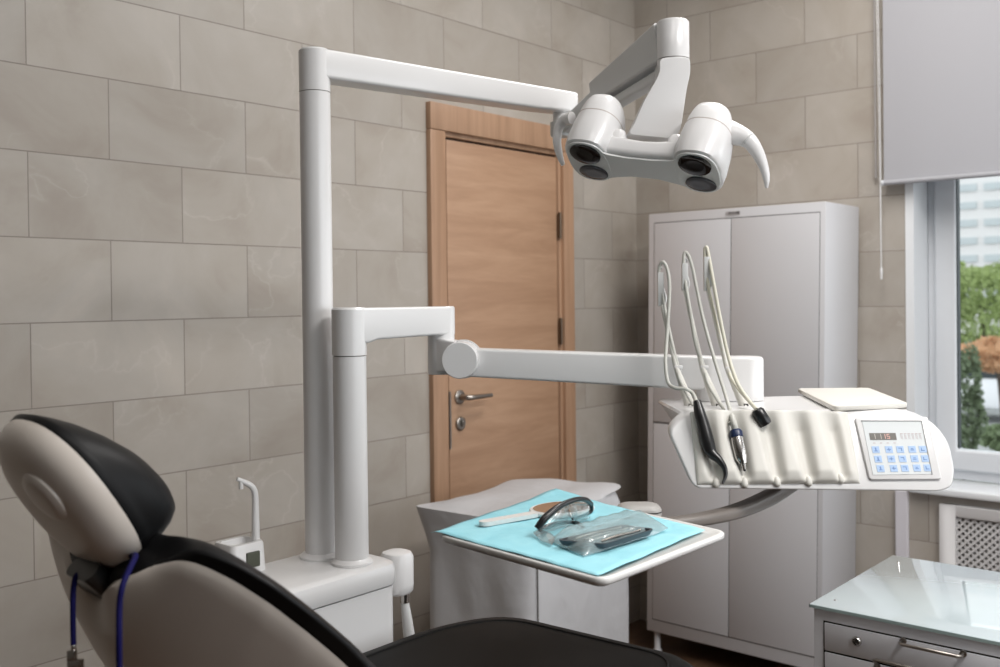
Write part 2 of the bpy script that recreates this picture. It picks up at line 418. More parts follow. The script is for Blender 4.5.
w3 = root('added_window', 'added white window of the back wall, out of view', None, (.2, (TY0+TY1)/2, WZ0), kind='structure')  # unseen window added so more daylight comes in from the right
obj('window_frame', pframe(TY0-.001, TY1+.001, WZ0+.001, WZ1-.001, WX, WX+.06, .09), MT['pvc'], w3)
# radiator screen
rs = root('radiator_screen', 'pale grey radiator cover with a diamond lattice under the window sill', 'radiator cover', (-.01, -2.1, 0))
RY0, RY1 = -1.338, -2.50
bm = newbm(); x0, x1 = -.028, -.001
box(bm, x0, x1, RY0-.058, RY0, 0, .712); box(bm, x0, x1, RY1, RY1+.058, 0, .712)
box(bm, x0, x1, RY1+.058, RY0-.058, .672, .712); box(bm, x0, x1, RY1+.058, RY0-.058, 0, .10)
obj('screen_frame', bm, MT['radm'], rs, bevel=.003)
bm = newbm()
ly0, ly1, lz0, lz1 = RY0-.055, RY1+.055, .098, .675; P = .0185
def strip(bm, ya, za, yb, zb, w, x, t):
    d = V((0, yb-ya, zb-za)); L = d.length
    if L < .01: return
    d.normalize(); n = V((0, -d.z, d.y)); c = V((x, (ya+yb)/2, (za+zb)/2)); fbox(bm, c, d, n, V((1, 0, 0)), L, w, t)
W_, H_ = ly0-ly1, lz1-lz0
for sgn in (1, -1):
    k = -H_
    while k < W_:
        a, b = max(0, k), min(W_, k+H_)           # s along, t = s-k up
        if b-a > .012:
            ta, tb = a-k, b-k
            if sgn < 0: ta, tb = H_-ta, H_-tb
            strip(bm, ly0-a, lz0+ta, ly0-b, lz0+tb, .0085, -.012-.002*sgn, .004)
        k += P*1.4142
obj('lattice', bm, MT['radm'], rs, smooth=False)

# roller blind
rb = root('roller_blind', 'grey roller blind pulled halfway down over the window', 'blind', (-.06, -2.1, 2.5))
BY0, BY1 = -1.152, -2.62
bm = newbm(); box(bm, -.0508, -.05, BY1, BY0, 1.93, 2.74); obj('blind_fabric', bm, MT['blind'], rb, smooth=False)
bm = newbm(); tube(bm, [V((-.055, BY0-.002, 1.925)), V((-.055, BY1+.002, 1.925))], .0095, 14); obj('bottom_rail', bm, MT['blind'], rb)
bm = newbm(); lathe(bm, V((-.055, BY0-.003, 1.925)), V((0, 1, 0)), [(.0, 0), (.011, 0), (.011, .010), (.0, .010)], 16); obj('rail_cap', bm, MT['pvc'], rb)
bm = newbm(); tube(bm, [V((-.06, BY0+.005, 2.76)), V((-.06, BY1, 2.76))], .03, 20); obj('blind_tube', bm, MT['blind'], rb)
bm = newbm(); tube(bm, [V((-.058, BY0+.024, 2.78)), V((-.052, BY0+.018, 2.2)), V((-.052, BY0+.013, 1.60))], .0017, 8, 6); tube(bm, [V((-.062, BY0+.016, 2.78)), V((-.060, BY0+.010, 2.2)), V((-.058, BY0+.010, 1.60))], .0017, 8, 6)
obj('pull_chain', bm, MT['white'], rb)
bm = newbm(); lathe(bm, V((-.055, BY0+.011, 1.555)), V((0, 0, 1)), [(.001, 0), (.004, .002), (.0045, .02), (.0055, .03), (.004, .045), (.001, .05)], 12); obj('chain_weight', bm, MT['white'], rb)
bm = newbm(); tube(bm, [V((-.015, BY0+.046, ZC)), V((-.015, BY0+.044, 1.95))], .004, 8); obj('cable_conduit', bm, mat('conduit_grey', (.36, .34, .33), .5), rb)  # cable conduit on the wall, not part of the blind
for y in (BY0+.025, BY1-.005):
    bm = newbm(); box(bm, -.095, -.001, y-.003, y+.003, 2.72, 2.80); obj('blind_bracket', bm, MT['pvc'], rb)

# ================================================================== WARDROBE
PX = -.350
wa = root('metal_wardrobe', 'tall pale lilac grey metal wardrobe with two pairs of doors in the corner', 'wardrobe', (-.2, -.67, 0))
# it leans back a little: bottom front stands out, the top rests against the wall
Y0, Y1, Z0, Z1 = -.283, -1.043, .095, 1.843
def tilt(bm):
    for v in bm.verts:
        k = (Z1-v.co.z)/(Z1-Z0); v.co.x += -.012*max(-.1, k)*0; v.co.y += .030*(k-.1) if v.co.z > .0 else .030*.95
    return bm
bm = newbm(); box(bm, PX, -.024, Y1, Y0, Z0, Z1); obj('body', tilt(bm), MT['lilac'], wa, bevel=.004)
midy = -.662; zs = .975
for i, (a, b, c, d) in enumerate(((Y0-.030, midy+.0015, zs+.004, Z1-.040), (midy-.0015, Y1+.022, zs+.004, Z1-.040), (Y0-.030, midy+.0015, Z0+.055, zs-.004), (midy-.0015, Y1+.022, Z0+.055, zs-.004))):
    bm = newbm(); box(bm, PX-.003, PX+.01, b, a, c, d); dr = obj('door', tilt(bm), MT['lilac'], wa, bevel=.0018)
    bm = newbm(); box(bm, PX-.0012, PX+.002, b-.002, a+.002, c-.0035, d+.0035); obj('door_gap', tilt(bm), mat('gap_grey', (.10, .095, .095), .8), dr, smooth=False)
    if i == 1:
        bm = newbm(); zc = 1.12; lathe(bm, V((PX-.003, b+.63*0+(a-.04), zc)), V((-1, 0, 0)), [(.001, 0), (.011, 0), (.011, .006), (.001, .007)], 18); obj('door_lock', tilt(bm), MT['nickel'], dr)
bm = newbm(); box(bm, PX-.003, PX+.001, -.700, -.640, 1.818, 1.830); pl = obj('name_plate', tilt(bm), mat('plate_grey', (.40, .38, .385), .4), wa)
bm = newbm()
for k, w in enumerate((.006, .004, .005, .004, .006)): box(bm, PX-.0036, PX-.002, -.652-k*.0066-w*.9, -.652-k*.0066, 1.8215, 1.8275)
box(bm, PX-.0038, PX-.002, -.697, -.6865, 1.8205, 1.8295)
obj('plate_lettering', tilt(bm), MT['labelink'], pl, smooth=False)
for x in (PX+.03, -.06):
    for y in (Y0-.035, Y1+.04):
        bm = newbm(); lathe(bm, V((x, y+.028, 0)), UP, [(.001, 0), (.019, 0), (.019, .012), (.013, .02), (.013, .10), (.001, .10)], 20); obj('foot', bm, MT['lilac'], wa)

# ================================================================== COVERED TROLLEY
L_, B_, R_, F_ = V((-1.69, -.305, 0)), V((-1.13, -.20, 0)), V((-.995, -.615, 0)), V((-1.645, -.685, 0))
ct = root('covered_trolley', 'trolley hidden under a pale grey cloth cover in front of the oak door', 'covered trolley', (-1.38, -.44, 0))
bm = newbm(); n = 30; zt = .842
_lp = round_poly([L_, F_, R_, B_], [.03, .05, .10, .08], 6)
_acc = [0.]
for a, b in zip(_lp, _lp[1:]+_lp[:1]): _acc.append(_acc[-1]+(b-a).length)
def cloop(s):
    d = (s/4 % 1)*_acc[-1]
    for i in range(len(_lp)):
        if d <= _acc[i+1]: return _lp[i].lerp(_lp[(i+1) % len(_lp)], (d-_acc[i])/max(1e-9, _acc[i+1]-_acc[i]))
    return _lp[0]
def cov_pt(s, z, k):
    p = cloop(s)
    c = V((-1.385, -.441, 0)); out = (p-c); 
    flare = 1 + .05*(1-z/zt) + (0.012*sin(9*s+3*z)+.010*sin(23*s+7*z+1))*min(1, (zt-z)*6)
    return c+out*flare+V((0, 0, z))
rows = [.012, .06, .12, .19, .26, .33, .40, .47, .54, .60, .66, .71, .755, .785, .81, .828, .838]
N = 96
grid = [[None]*N for _ in rows]
for j, z in enumerate(rows):
    for i in range(N):
        grid[j][i] = bm.verts.new(cov_pt(4*i/N, z, j))
for j in range(len(rows)-1):
    for i in range(N): face(bm, [grid[j][i], grid[j][(i+1) % N], grid[j+1][(i+1) % N], grid[j+1][i]])
c = V((-1.385, -.441, 0)); prev = grid[-1]
for s, dz in ((.97, .845), (.90, .850), (.75, .851), (.5, .852), (.25, .852)):
    ring = []
    for i in range(N):
        p = cov_pt(4*i/N, zt, 0); q = c+(p-c)*s; ring.append(bm.verts.new(V((q.x, q.y, dz+.004*sin(14*q.x+5*q.y)+.003*sin(31*q.y)))))
    for i in range(N): face(bm, [prev[i], prev[(i+1) % N], ring[(i+1) % N], ring[i]])
    prev = ring
face(bm, prev)
# the peaked corner flap on the left and the drooping rim
for j in range(len(rows)):
    for i in range(N):
        v = grid[j][i]; dl = (v.co-V((L_.x, L_.y, rows[j]))).length
        dr2 = (v.co-V((R_.x, R_.y, rows[j]))).length
        if rows[j] > .70 and dr2 < .25: v.co += (V((-1.385, -.441, rows[j]))-v.co)*(.12*(1-dr2/.25)*((rows[j]-.70)/.14)**2)
        if rows[j] > .72:
            k = max(0, 1-dl/.22)*max(0, (rows[j]-.72)/.12); v.co += V((-.052, .020, .018))*k
cv = obj('cloth_cover', bm, MT['cover'], ct, angle=60)
bm = newbm()
def onface(A, B, f, z):
    loop = [L_, F_, R_, B_]; s = {id(L_): 0, id(F_): 1, id(R_): 2, id(B_): 3}[id(A)]+f
    return cov_pt(s, z, 0)
fs = min(range(400), key=lambda i: (cloop(i/100)-F_).length)/100+.05; tube(bm, [cov_pt(fs, z, 0)+V((-.003, -.003, 0)) for z in rows[:-2]], .0022, 6); obj('cover_seam', bm, mat('seam_grey', (.16, .155, .15), .7), cv)
for p in (L_, B_, R_, F_):
    bm = newbm(); q = V((-1.385, -.441, 0)).lerp(p, .75); lathe(bm, q, UP, [(.001, 0), (.02, 0), (.02, .03), (.012, .035), (.012, .8), (.001, .8)], 12); obj('trolley_leg', bm, MT['steelpaint'], ct)

# ================================================================== GLASS-TOPPED DRAWER CABINET
GX0, GX1, GY0, GZ = -1.757, -1.222, -1.580, .805
GY1 = -2.16
dc = root('drawer_cabinet', 'grey metal drawer cabinet with a pale glass top by the wardrobe', 'drawer cabinet', (-1.5, -1.87, 0))
bm = newbm(); box(bm, GX0+.008, GX1-.008, GY1+.006, GY0-.006, .10, GZ-.008)
obj('body', bm, MT['steelpaint'], dc, bevel=.003)
bm = newbm(); box(bm, GX0, GX1, GY1, GY0, GZ-.008, GZ); obj('glass_top', bm, [MT['gtop']], dc, bevel=.0012, label='pale blue glass top plate')
bm = newbm()
for (a, b, c_, d) in ((GX0, GX0+.0015, GY1, GY0), (GX1-.0015, GX1, GY1, GY0), (GX0, GX1, GY0-.0015, GY0)): box(bm, a-.0006, b+.0006, c_-.0002, d+.0006, GZ-.0078, GZ-.0012)
obj('polished_edge', bm, MT['gedge'], bpy.data.objects['glass_top'], smooth=False)
for x in (GX0+.06, GX1-.06):
    bm = newbm(); lathe(bm, V((x, GY0-.035, GZ)), UP, [(.0001, .0), (.0035, .0), (.003, .0010), (.0001, .0012)], 14)
    obj('glass_stud', bm, MT['steel'], bpy.data.objects['glass_top'])
xf = GX0+.008
zz = [GZ-.037]
for h in (.066, .12, .16, .20): zz.append(zz[-1]-h)
for i in range(4):
    bm = newbm(); box(bm, xf-.004, xf+.01, GY1+.03, GY0-.032, zz[i+1]+.004, zz[i]); dr = obj('drawer', bm, MT['steelpaint'], dc, bevel=.002)
    bm = newbm(); box(bm, xf-.0008, xf+.001, GY1+.027, GY0-.029, zz[i+1]+.0005, zz[i]+.0035); obj('drawer_gap', bm, MT['gap'], dr, smooth=False)
    if i == 0:
        bm = newbm(); kc = hx(857, 641, xf-.004); lathe(bm, kc, V((-1, 0, 0)), [(.001, 0), (.0105, 0), (.0105, .003), (.008, .006), (.0035, .0062), (.0035, .003), (.001, .003)], 24); 
        lo = obj('drawer_lock', bm, MT['steel'], dr, label='round chrome lock')
        bm = newbm(); fbox(bm, kc+V((-.0062, 0, 0)), V((1, 0, 0)), V((0, 1, 0)), UP, .001, .0022, .010); obj('keyhole', bm, MT['black'], lo)
    if i < 2:
        zh = zz[i]-.003; ya, yb = (GY0-.205, GY0-.325) if i == 0 else (GY0-.150, GY0-.36)
        if i == 1: zh = zz[i]-.004
        bm = newbm(); up = .0 if i == 0 else .022
        for y in (ya, yb): lathe(bm, V((xf-.004, y, zh)), V((-1, 0, 0)), [(.001, 0), (.007, 0), (.007, .004), (.001, .005)], 14)
        tube(bm, [V((xf-.004, ya, zh)), V((xf-.024, ya, zh+up*.8)), V((xf-.030, ya-.006, zh+up)), V((xf-.030, yb+.006, zh+up)), V((xf-.024, yb, zh+up*.8)), V((xf-.004, yb, zh))], .0035, 10)
        obj('drawer_handle', bm, MT['nickel'], dr)
for x in (GX0+.05, GX1-.05):
    for y in (GY0-.05, GY1+.05):
        bm = newbm(); lathe(bm, V((x, y, 0)), UP, [(.001, 0), (.02, 0), (.02, .05), (.014, .06), (.014, .101), (.001, .101)], 16); obj('foot', bm, MT['black'], dc)

# ================================================================== DENTAL UNIT (tower, column for the lamp)
def rel(x, y, z): return V((CAM.x+x, CAM.y+y, z))
UT = .976
du = root('dental_unit', 'white dental unit tower with a cup filler, lamp column and angled top arm', 'dental unit', rel(1.2, 1.55, 0))
ux0, ux1, uy0, uy1 = .98, 1.378, 1.452, 1.66
bm = newbm()
def urect(i, z, r=.035): 
    w, h = ux1-ux0-2*i, uy1-uy0-2*i
    return [rel(x, y, z) for x, y in rrect(w, h, r, 6, (ux0+ux1)/2, (uy0+uy1)/2)]
loft(bm, [urect(.004, .05), urect(.004, UT-.050), urect(.004, UT-.0485)]); bo = obj('tower_body', bm, MT['white'], du)
bm = newbm(); loft(bm, [urect(.014, .0), urect(.014, .055)]); obj('plinth', bm, MT['stem'], du)
bm = newbm(); loft(bm, [urect(.008, UT-.0505), urect(.008, UT-.044)]); obj('shadow_gap', bm, MT['black'], du)
bm = newbm(); loft(bm, [urect(.001, UT-.046), urect(.0, UT-.044), urect(.0, UT-.016), urect(.003, UT-.006), urect(.010, UT-.0015), urect(.018, UT)]); obj('top_cover', bm, MT['white'], du)
# lamp column
LC = px(317.5, 300, 2.02); LC.z = 0
def cyl(o, r, z0, z1, ch=.002, n=40):
    b = newbm(); lathe(b, o, UP, [(.0001, z0), (r-ch, z0), (r, z0+ch), (r, z1-ch), (r-ch, z1), (.0001, z1)], n); return b
ZT = px(317, 50.5, 2.02).z
lr = .0312
bm = newbm(); lathe(bm, LC, UP, [(.0001, UT-.02), (.043, UT-.02), (.043, UT+.004), (.039, UT+.008), (lr, UT+.011), (lr, ZT-.088), (.0001, ZT-.088)], 48); col = obj('lamp_column', bm, MT['white'], du)
bm = cyl(LC, lr-.0016, ZT-.091, ZT-.080); obj('column_gap', bm, MT['stem'], col)
# top arm: cap + beam in one piece
E = px(564, 103, 2.46); E.z = 0
ad = (E-LC); ad.z = 0; al = ad.length; ad.normalize(); an = V((-ad.y, ad.x, 0))
bm = newbm(); lathe(bm, LC, UP, [(.0001, ZT-.0865), (lr+.0006, ZT-.0865), (lr+.0006, ZT-.004), (lr-.003, ZT), (.0001, ZT)], 48)
rings = []
for t, w, h, dz in ((0, .060, .060, 0), (.15, .060, .059, 0), (.6, .058, .055, 0), (al-.02, .056, .052, 0), (al+.012, .056, .052, 0), (al+.022, .052, .036, 0.0), (al+.026, .046, .028, 0)):
    o = LC+ad*t; top = ZT-.001-dz
    rings.append([o+an*a+V((0, 0, top-h/2+b)) for a, b in rrect(w, h, .007 if h > .03 else .006, 4)])
loft(bm, rings); arm = obj('top_arm', bm, MT['white'], du, angle=35)
LPIV = LC+ad*(al-.012)
bm = newbm(); lathe(bm, V((LPIV.x, LPIV.y, 0)), UP, [(.0001, ZT-.075), (.019, ZT-.075), (.019, ZT-.050), (.0001, ZT-.050)], 24); obj('arm_pivot', bm, MT['white'], arm)
# cup filler
cfc = px(240, 552, 1.93); cz0, cz1 = UT-.005, px(240, 541, 1.93).z
bm = newbm()
cdx, cdy = V((1, 0, 0)), V((0, 1, 0))
CF = px(239, 545, 1.93); CF.z = 0
def cfr(w, h, r, z): return [CF+cdx*a+cdy*b+V((0, 0, z)) for a, b in rrect(w, h, r, 5)]
loft(bm, [cfr(.080, .076, .012, UT-.002), cfr(.075, .070, .012, cz1-.005), cfr(.071, .066, .012, cz1), cfr(.062, .048, .014, cz1), cfr(.056, .042, .012, cz1-.012)])
cf = obj('cup_filler', bm, MT['white'], du)
bm = newbm(); fbox(bm, CF+V((.006, -.0370, (UT+cz1)/2-.003)), cdx, cdy, UP, .030, .006, .030); obj('filler_recess', bm, mat('recess_dark', (.06, .065, .045), .5), cf, bevel=.002)
s0 = px(256, 548, 1.95); 
bm = newbm(); tube(bm, [s0, px(255.5, 520, 1.95), px(255, 495, 1.95), px(252, 487, 1.945), px(246, 483, 1.94), px(237, 479, 1.93)], [.0085, .0075, .0065, .006, .0055, .004], 14, 6); sp = obj('water_spout', bm, MT['white'], cf)
bm = newbm(); lathe(bm, px(241, 487, 1.935), UP, [(.0001, -.004), (.0045, -.004), (.0045, .010), (.0001, .010)], 12); obj('spout_nozzle', bm, MT['white'], sp)
# suction holder on the right end
sh0 = px(397, 577, 2.135); sh0.z = 0
bm = newbm(); zt_, zb_ = px(396, 556, 2.09).z, px(396, 599, 2.09).z
def shr(i, z): return [sh0+V((a, b, z)) for a, b in rrect(.066-2*i, .066-2*i, .026-i*.5, 6)]
loft(bm, [shr(.006, zb_), shr(.001, zb_+.006), shr(0, zb_+.02), shr(0, zt_-.012), shr(.004, zt_-.003), shr(.012, zt_)]); so = obj('suction_holder', bm, MT['white'], du)
bm = newbm(); lathe(bm, V((sh0.x+.012, sh0.y-.01, 0)), UP, [(.0001, zb_-.022), (.010, zb_-.022), (.011, zb_+.002), (.0001, zb_+.002)], 16); obj('hose_nipple', bm, MT['steel'], so)
bm = newbm(); a = V((sh0.x+.012, sh0.y-.01, zb_-.02)); tube(bm, [a, a+V((.006, -.004, -.06)), a+V((.012, -.008, -.16)), a+V((-.02, -.01, -.35))], [.009, .012, .014, .014], 14, 5); obj('suction_hose', bm, MT['greywhite'], so)

# ================================================================== DELIVERY ARM
da = root('delivery_arm', 'white jointed support arm rising beside the lamp column and reaching across the door', 'support arm', (0, 0, 0))
DC = px(350, 400, 1.97); DC.z = 0; dr_ = .0333
da.location = V((DC.x, DC.y, UT)); BASE[da.name] = V((DC.x, DC.y, UT))
ZE = px(350, 307.5, 1.97).z; ZB = px(350, 355, 1.97).z
bm = newbm(); lathe(bm, DC, UP, [(.0001, UT+.0005), (.041, UT+.0005), (.041, UT+.005), (.037, UT+.009), (dr_, UT+.012), (dr_, ZB-.002), (.0001, ZB-.002)], 48); obj('post', bm, MT['white'], da)
bm = newbm(); lathe(bm, DC, UP, [(.0001, ZB-.004), (dr_-.002, ZB-.004), (dr_-.002, ZB+.002), (.0001, ZB+.002)], 40); obj('post_gap', bm, MT['stem'], da)
EE = px(441, 330, 2.13); EE.z = 0
ed = EE-DC; el_ = ed.length; ed.normalize(); en = V((-ed.y, ed.x, 0))
bm = newbm()
lathe(bm, DC, UP, [(.0001, ZB), (dr_+.0012, ZB), (dr_+.0012, ZE-.004), (dr_-.002, ZE), (.0001, ZE)], 48)
rings = []
for t, w, h in ((0, .062, .070), (.03, .062, .070), (.05, .062, .064), (el_, .060, .060)):
    rings.append([DC+ed*t+en*a+V((0, 0, ZE-.001-h/2+b)) for a, b in rrect(w, h, .006, 4)])
loft(bm, rings)
lathe(bm, EE, UP, [(.0001, ZE-.061), (.030, ZE-.061), (.030, ZE-.004), (.027, ZE-.001), (.0001, ZE-.001)], 40)
obj('elbow_arm', bm, MT['white'], da, angle=35)
zk1 = ZE-.063; zk0 = px(441, 374, 2.13).z
KJ = px(462, 359.5, 2.09)
S0, S1 = px(470, 362, 2.10), px(735, 374, 2.03)
sd = (S1-S0); slen = sd.length; sd.normalize(); sh = V((sd.x, sd.y, 0)).normalized(); sn = V((sh.y, -sh.x, 0)); su = sn.cross(sd).normalized()
if su.z < 0: su = -su
bm = newbm()
lathe(bm, EE, UP, [(.0001, zk0), (.027, zk0), (.029, zk0+.003), (.029, zk1+.006), (.0001, zk1+.006)], 40)
p0 = V((EE.x, EE.y, (zk0+zk1)/2+.0)); rings = []; KB = V((KJ.x, KJ.y, p0.z))
hh = zk1-zk0
for t in (-.022, .045): 
    o = p0+(KB-p0).normalized()*t; s_, u_, _ = frame_of(V((sh.x, sh.y, 0)))
    rings.append([o+s_*a+u_*b for a, b in rrect(.064, hh-.004-.018*(t > 0), .006, 4)])
loft(bm, rings)
obj('swivel_block', bm, MT['white'], da, angle=35)
bm = newbm(); kr = .0385
lathe(bm, KJ-sn*0.034, sn, [(.0001, 0), (kr-.002, 0), (kr, .002), (kr, .064), (kr-.002, .066), (.0001, .0662)], 48); kd = obj('knuckle', bm, MT['white'], da)
bm = newbm(); lathe(bm, KJ-sn*.036, sn, [(kr-.002, .012), (kr+.003, .012), (kr+.003, .020), (kr-.002, .020)], 48); 
obj('knuckle_ring', bm, MT['white'], kd)
bm = newbm(); rings = []
for t, w, h, dz in ((0, .050, .060, 0), (slen*.25, .052, .062, 0), (slen*.8, .056, .068, 0), (slen, .056, .070, 0)):
    rings.append([S0+sd*t+sn*a+su*(b+dz) for a, b in rrect(w, h, .006, 4)])
loft(bm, rings); obj('spring_arm', bm, MT['white'], da, angle=35)
# end block standing on the console
TH = rad(29); FB = 1.735
A0 = px(800, 491, FB)                          # a point on the lower front edge
fn = (-FW*cos(TH) + UP*sin(TH)).normalized()   # face normal (towards the room, tipped up)
ft = (-UP*cos(TH) - FW*sin(TH)).normalized()   # down the face
def cp(u, v, off=0.): return hp(u, v, A0+fn*off, fn)
CT = cp(720, 413.5).z                          # console top height
EB = px(733, 380, 2.035); zt2 = px(733, 357.5, 2.0).z
bm = newbm(); w2 = .138; rings = []
def ebr(i, z): return [V((EB.x, EB.y, 0))+sh*a+sn*b+V((0, 0, z)) for a, b in rrect(w2-2*i, .075-2*i, .034-i*.5, 7, -.008, 0)]
loft(bm, [ebr(0, CT+.001), ebr(0, zt2-.006), ebr(.002, zt2-.002), ebr(.006, zt2)]); eb = obj('end_block', bm, MT['white'], da, angle=35)

# ================================================================== INSTRUMENT CONSOLE
co = root('instrument_console', 'white dental instrument console with keypad and sloping front, held under the support arm', 'dental console', (A0.x, A0.y, A0.z))
def face_out(px_list, off=0.): return [cp(u, v, off) for u, v in px_list]
out = [(684, 414.5), (905, 411.5), (930, 419), (949, 440), (955.5, 470), (953, 487), (941, 492), (694, 489), (668, 431)]
op = face_out(out); op = round_poly(op, [.02, .03, .03, .03, .012, .010, .012, .016, .018], 5)
bm = newbm(); ext = FW*.062-UP*.0
prism(bm, op, FW*.035+UP*.004); fb = obj('front_fascia', bm, MT['white'], co, bevel=.005, seg=3, angle=50)
# main housing behind the fascia
ztop = CT
def hzp(u, v): return hz(u, v, ztop)
top_o = [hz(682, 413.5, ztop), hz(915, 411, ztop), hz(925, 411, ztop)+FW*.30, hz(656.5, 399.5, ztop)]
top_o[0] += FW*.012; top_o[1] = top_o[0] + RG*((top_o[1]-top_o[0]).dot(RG)); top_o[2] = top_o[1]+FW*.30
zb = A0.z+.010
bot_o = [p.copy() for p in top_o]
c = sum(top_o, V((0, 0, 0)))/4
for p in bot_o: p.z = zb
bot_o[0] += -FW*.040+RG*.035; bot_o[1] += -FW*.040; bot_o[2] += -FW*.06; bot_o[3] += -FW*.10+RG*.075
bm = newbm(); mid = [a.lerp(b, .12)+(a-c).normalized()*.0 for a, b in zip(top_o, bot_o)]
def rp(P, r): return round_poly(P, r, 4)
inset = [p+(c-p).normalized()*.004 for p in top_o]
loft(bm, [rp(bot_o, .02), rp(mid, .02), rp([p-V((0, 0, .004)) for p in top_o], .02), rp(inset, .02)])
hb = obj('housing', bm, MT['white'], co, angle=45)
# underside rim
bm = newbm(); u0 = [cp(700, 490.5), cp(940, 492.5)]; 
prism(bm, [p+FW*a+UP*.010 for p, a in ((u0[0]+RG*.02, .03), (u0[1], .03), (u0[1], .19), (u0[0]+RG*.05, .19))], -UP*.009); obj('base_rim', bm, MT['stem'], co, bevel=.003)
# cream pad with five troughs
pq = [cp(690, 412.5), cp(848, 413.5), cp(860, 483.5), cp(697, 485)]
NU, NV = 150, 44
bm = newbm(); gv = []
cx = [.115, .30, .50, .695, .90]
def pad_h(s, t):
    h = .0150
    for x in cx:
        xc = x+.035*(t-.5) - .02
        w = .052*(1-.28*t)
        d = (s-xc)/w
        if abs(d) < 2.4:
            h -= .0138*math.exp(-d*d*abs(d)**.6)*min(1, .30+t*2.6)*(1 if t < .9 else max(.25, 1-(t-.9)*7))
    e = min(s, 1-s)*6.5; e2 = min(t+.12, (1-t))*7
    return h*min(1, e)**.4*min(1, e2)**.4 if e > 0 and e2 > 0 else 0.0
for j in range(NV+1):
    t = j/NV; row = []
    for i in range(NU+1):
        s = i/NU; p = (pq[0].lerp(pq[1], s)).lerp(pq[3].lerp(pq[2], s), t)
        # rounded corners of the pad
        row.append(bm.verts.new(p+fn*(.0006+max(0, pad_h(s, t)))))
    gv.append(row)
for j in range(NV):
    for i in range(NU): face(bm, [gv[j][i], gv[j][i+1], gv[j+1][i+1], gv[j+1][i]])
bv = [[bm.verts.new(r[i].co-fn*.012) for i in range(NU+1)] for r in (gv[0], gv[-1])]
for i in range(NU):
    face(bm, [gv[0][i], bv[0][i], bv[0][i+1], gv[0][i+1]]); face(bm, [gv[-1][i], gv[-1][i+1], bv[1][i+1], bv[1][i]])
    face(bm, [bv[0][i], bv[1][i], bv[1][i+1], bv[0][i+1]])
for i in (0, NU): face(bm, [r[i] for r in gv]+[bv[1][i], bv[0][i]])
pad = obj('instrument_pad', bm, MT['cream'], co, angle=70, label='cream silicone pad with five holder troughs')
for x, y in ((716, 484), (744.5, 484), (777, 483), (808.5, 482.5), (840.5, 480)):
    bm = newbm(); o = cp(x, y, .002); prof = [(.0065*sin(pi/2*k/6), -.0065*cos(pi/2*k/6)) for k in range(7)] + [(.006, .006), (.003, .011), (.0002, .013)]
    lathe(bm, o+ft*.001, (-ft+fn*.25).normalized(), prof, 16); obj('holder_nub', bm, MT['cream'], pad)
# control panel
bz = [cp(854, 418), cp(927, 417.5), cp(941, 480), cp(869, 480.5)]
bm = newbm(); prism(bm, round_poly([p-fn*.0 for p in bz], .006, 4), fn*.005); bzo = obj('keypad_bezel', bm, MT['white'], co, bevel=.002, seg=3, angle=50)
sq = [cp(862, 421.5, .0052), cp(921, 421.5, .0052), cp(931.5, 474, .0052), cp(873, 475, .0052)]
bm = newbm(); prism(bm, sq, fn*.0006); kp = obj('keypad_foil', bm, MT['panel'], bzo, smooth=False)
def sp2(a, b, off=.0008): return (sq[0].lerp(sq[1], a)).lerp(sq[3].lerp(sq[2], a), b)+fn*off
def patch(bm, a0, a1, b0, b1, off, t=.0003): prism(bm, [sp2(a0, b0, off), sp2(a1, b0, off), sp2(a1, b1, off), sp2(a0, b1, off)], fn*t)
bm = newbm(); patch(bm, -.012, 1.012, -.02, .0, .0002, .0012); patch(bm, 1.0, 1.014, -.02, 1.01, .0002, .0012); obj('keypad_rim', bm, mat('rim_grey', (.22, .225, .23), .4), kp, smooth=False)
bm = newbm(); patch(bm, .075, .525, .225, .355, .0008); dp = obj('display_window', bm, MT['led'], kp, smooth=False)
SEG = {'0': 'abcdef', '1': 'bc', '2': 'abged', '3': 'abgcd', '5': 'afgcd', '8': 'abcdefg', '6': 'afgedc', 'E': 'afged'}
def seven(bm, ch, a, b, w, h, t=.010):
    S = {'a': (a, a+w, b, b+t*1.1), 'g': (a, a+w, b+h/2-t*.55, b+h/2+t*.55), 'd': (a, a+w, b+h-t*1.1, b+h), 'f': (a, a+t, b, b+h/2), 'e': (a, a+t, b+h/2, b+h), 'b': (a+w-t, a+w, b, b+h/2), 'c': (a+w-t, a+w, b+h/2, b+h)}
    for s in SEG[ch]: patch(bm, *S[s], .0012, .0002)
bm = newbm(); seven(bm, '1', .115, .245, .055, .09); seven(bm, '1', .215, .245, .055, .09); obj('digit_pale', bm, MT['digitoff'], kp, smooth=False)
bm = newbm(); seven(bm, '1', .285, .245, .055, .09); seven(bm, '5', .365, .245, .05, .09); obj('digit_lit', bm, MT['digit'], kp, smooth=False)
bm = newbm()
for k in range(4): patch(bm, .11+k*.115, .15+k*.115, .405, .42, .0008, .0002)
for k in range(6): patch(bm, .60+k*.063, .645+k*.063, .23, .245, .0008, .0002); patch(bm, .605+k*.063, .613+k*.063, .245, .335, .0008, .0002); patch(bm, .625+k*.063, .632+k*.063, .26, .345, .0008, .0002)
obj('panel_icons', bm, MT['inkpale'], kp, smooth=False)
bcol = [.075, .30, .49, .695, .875]
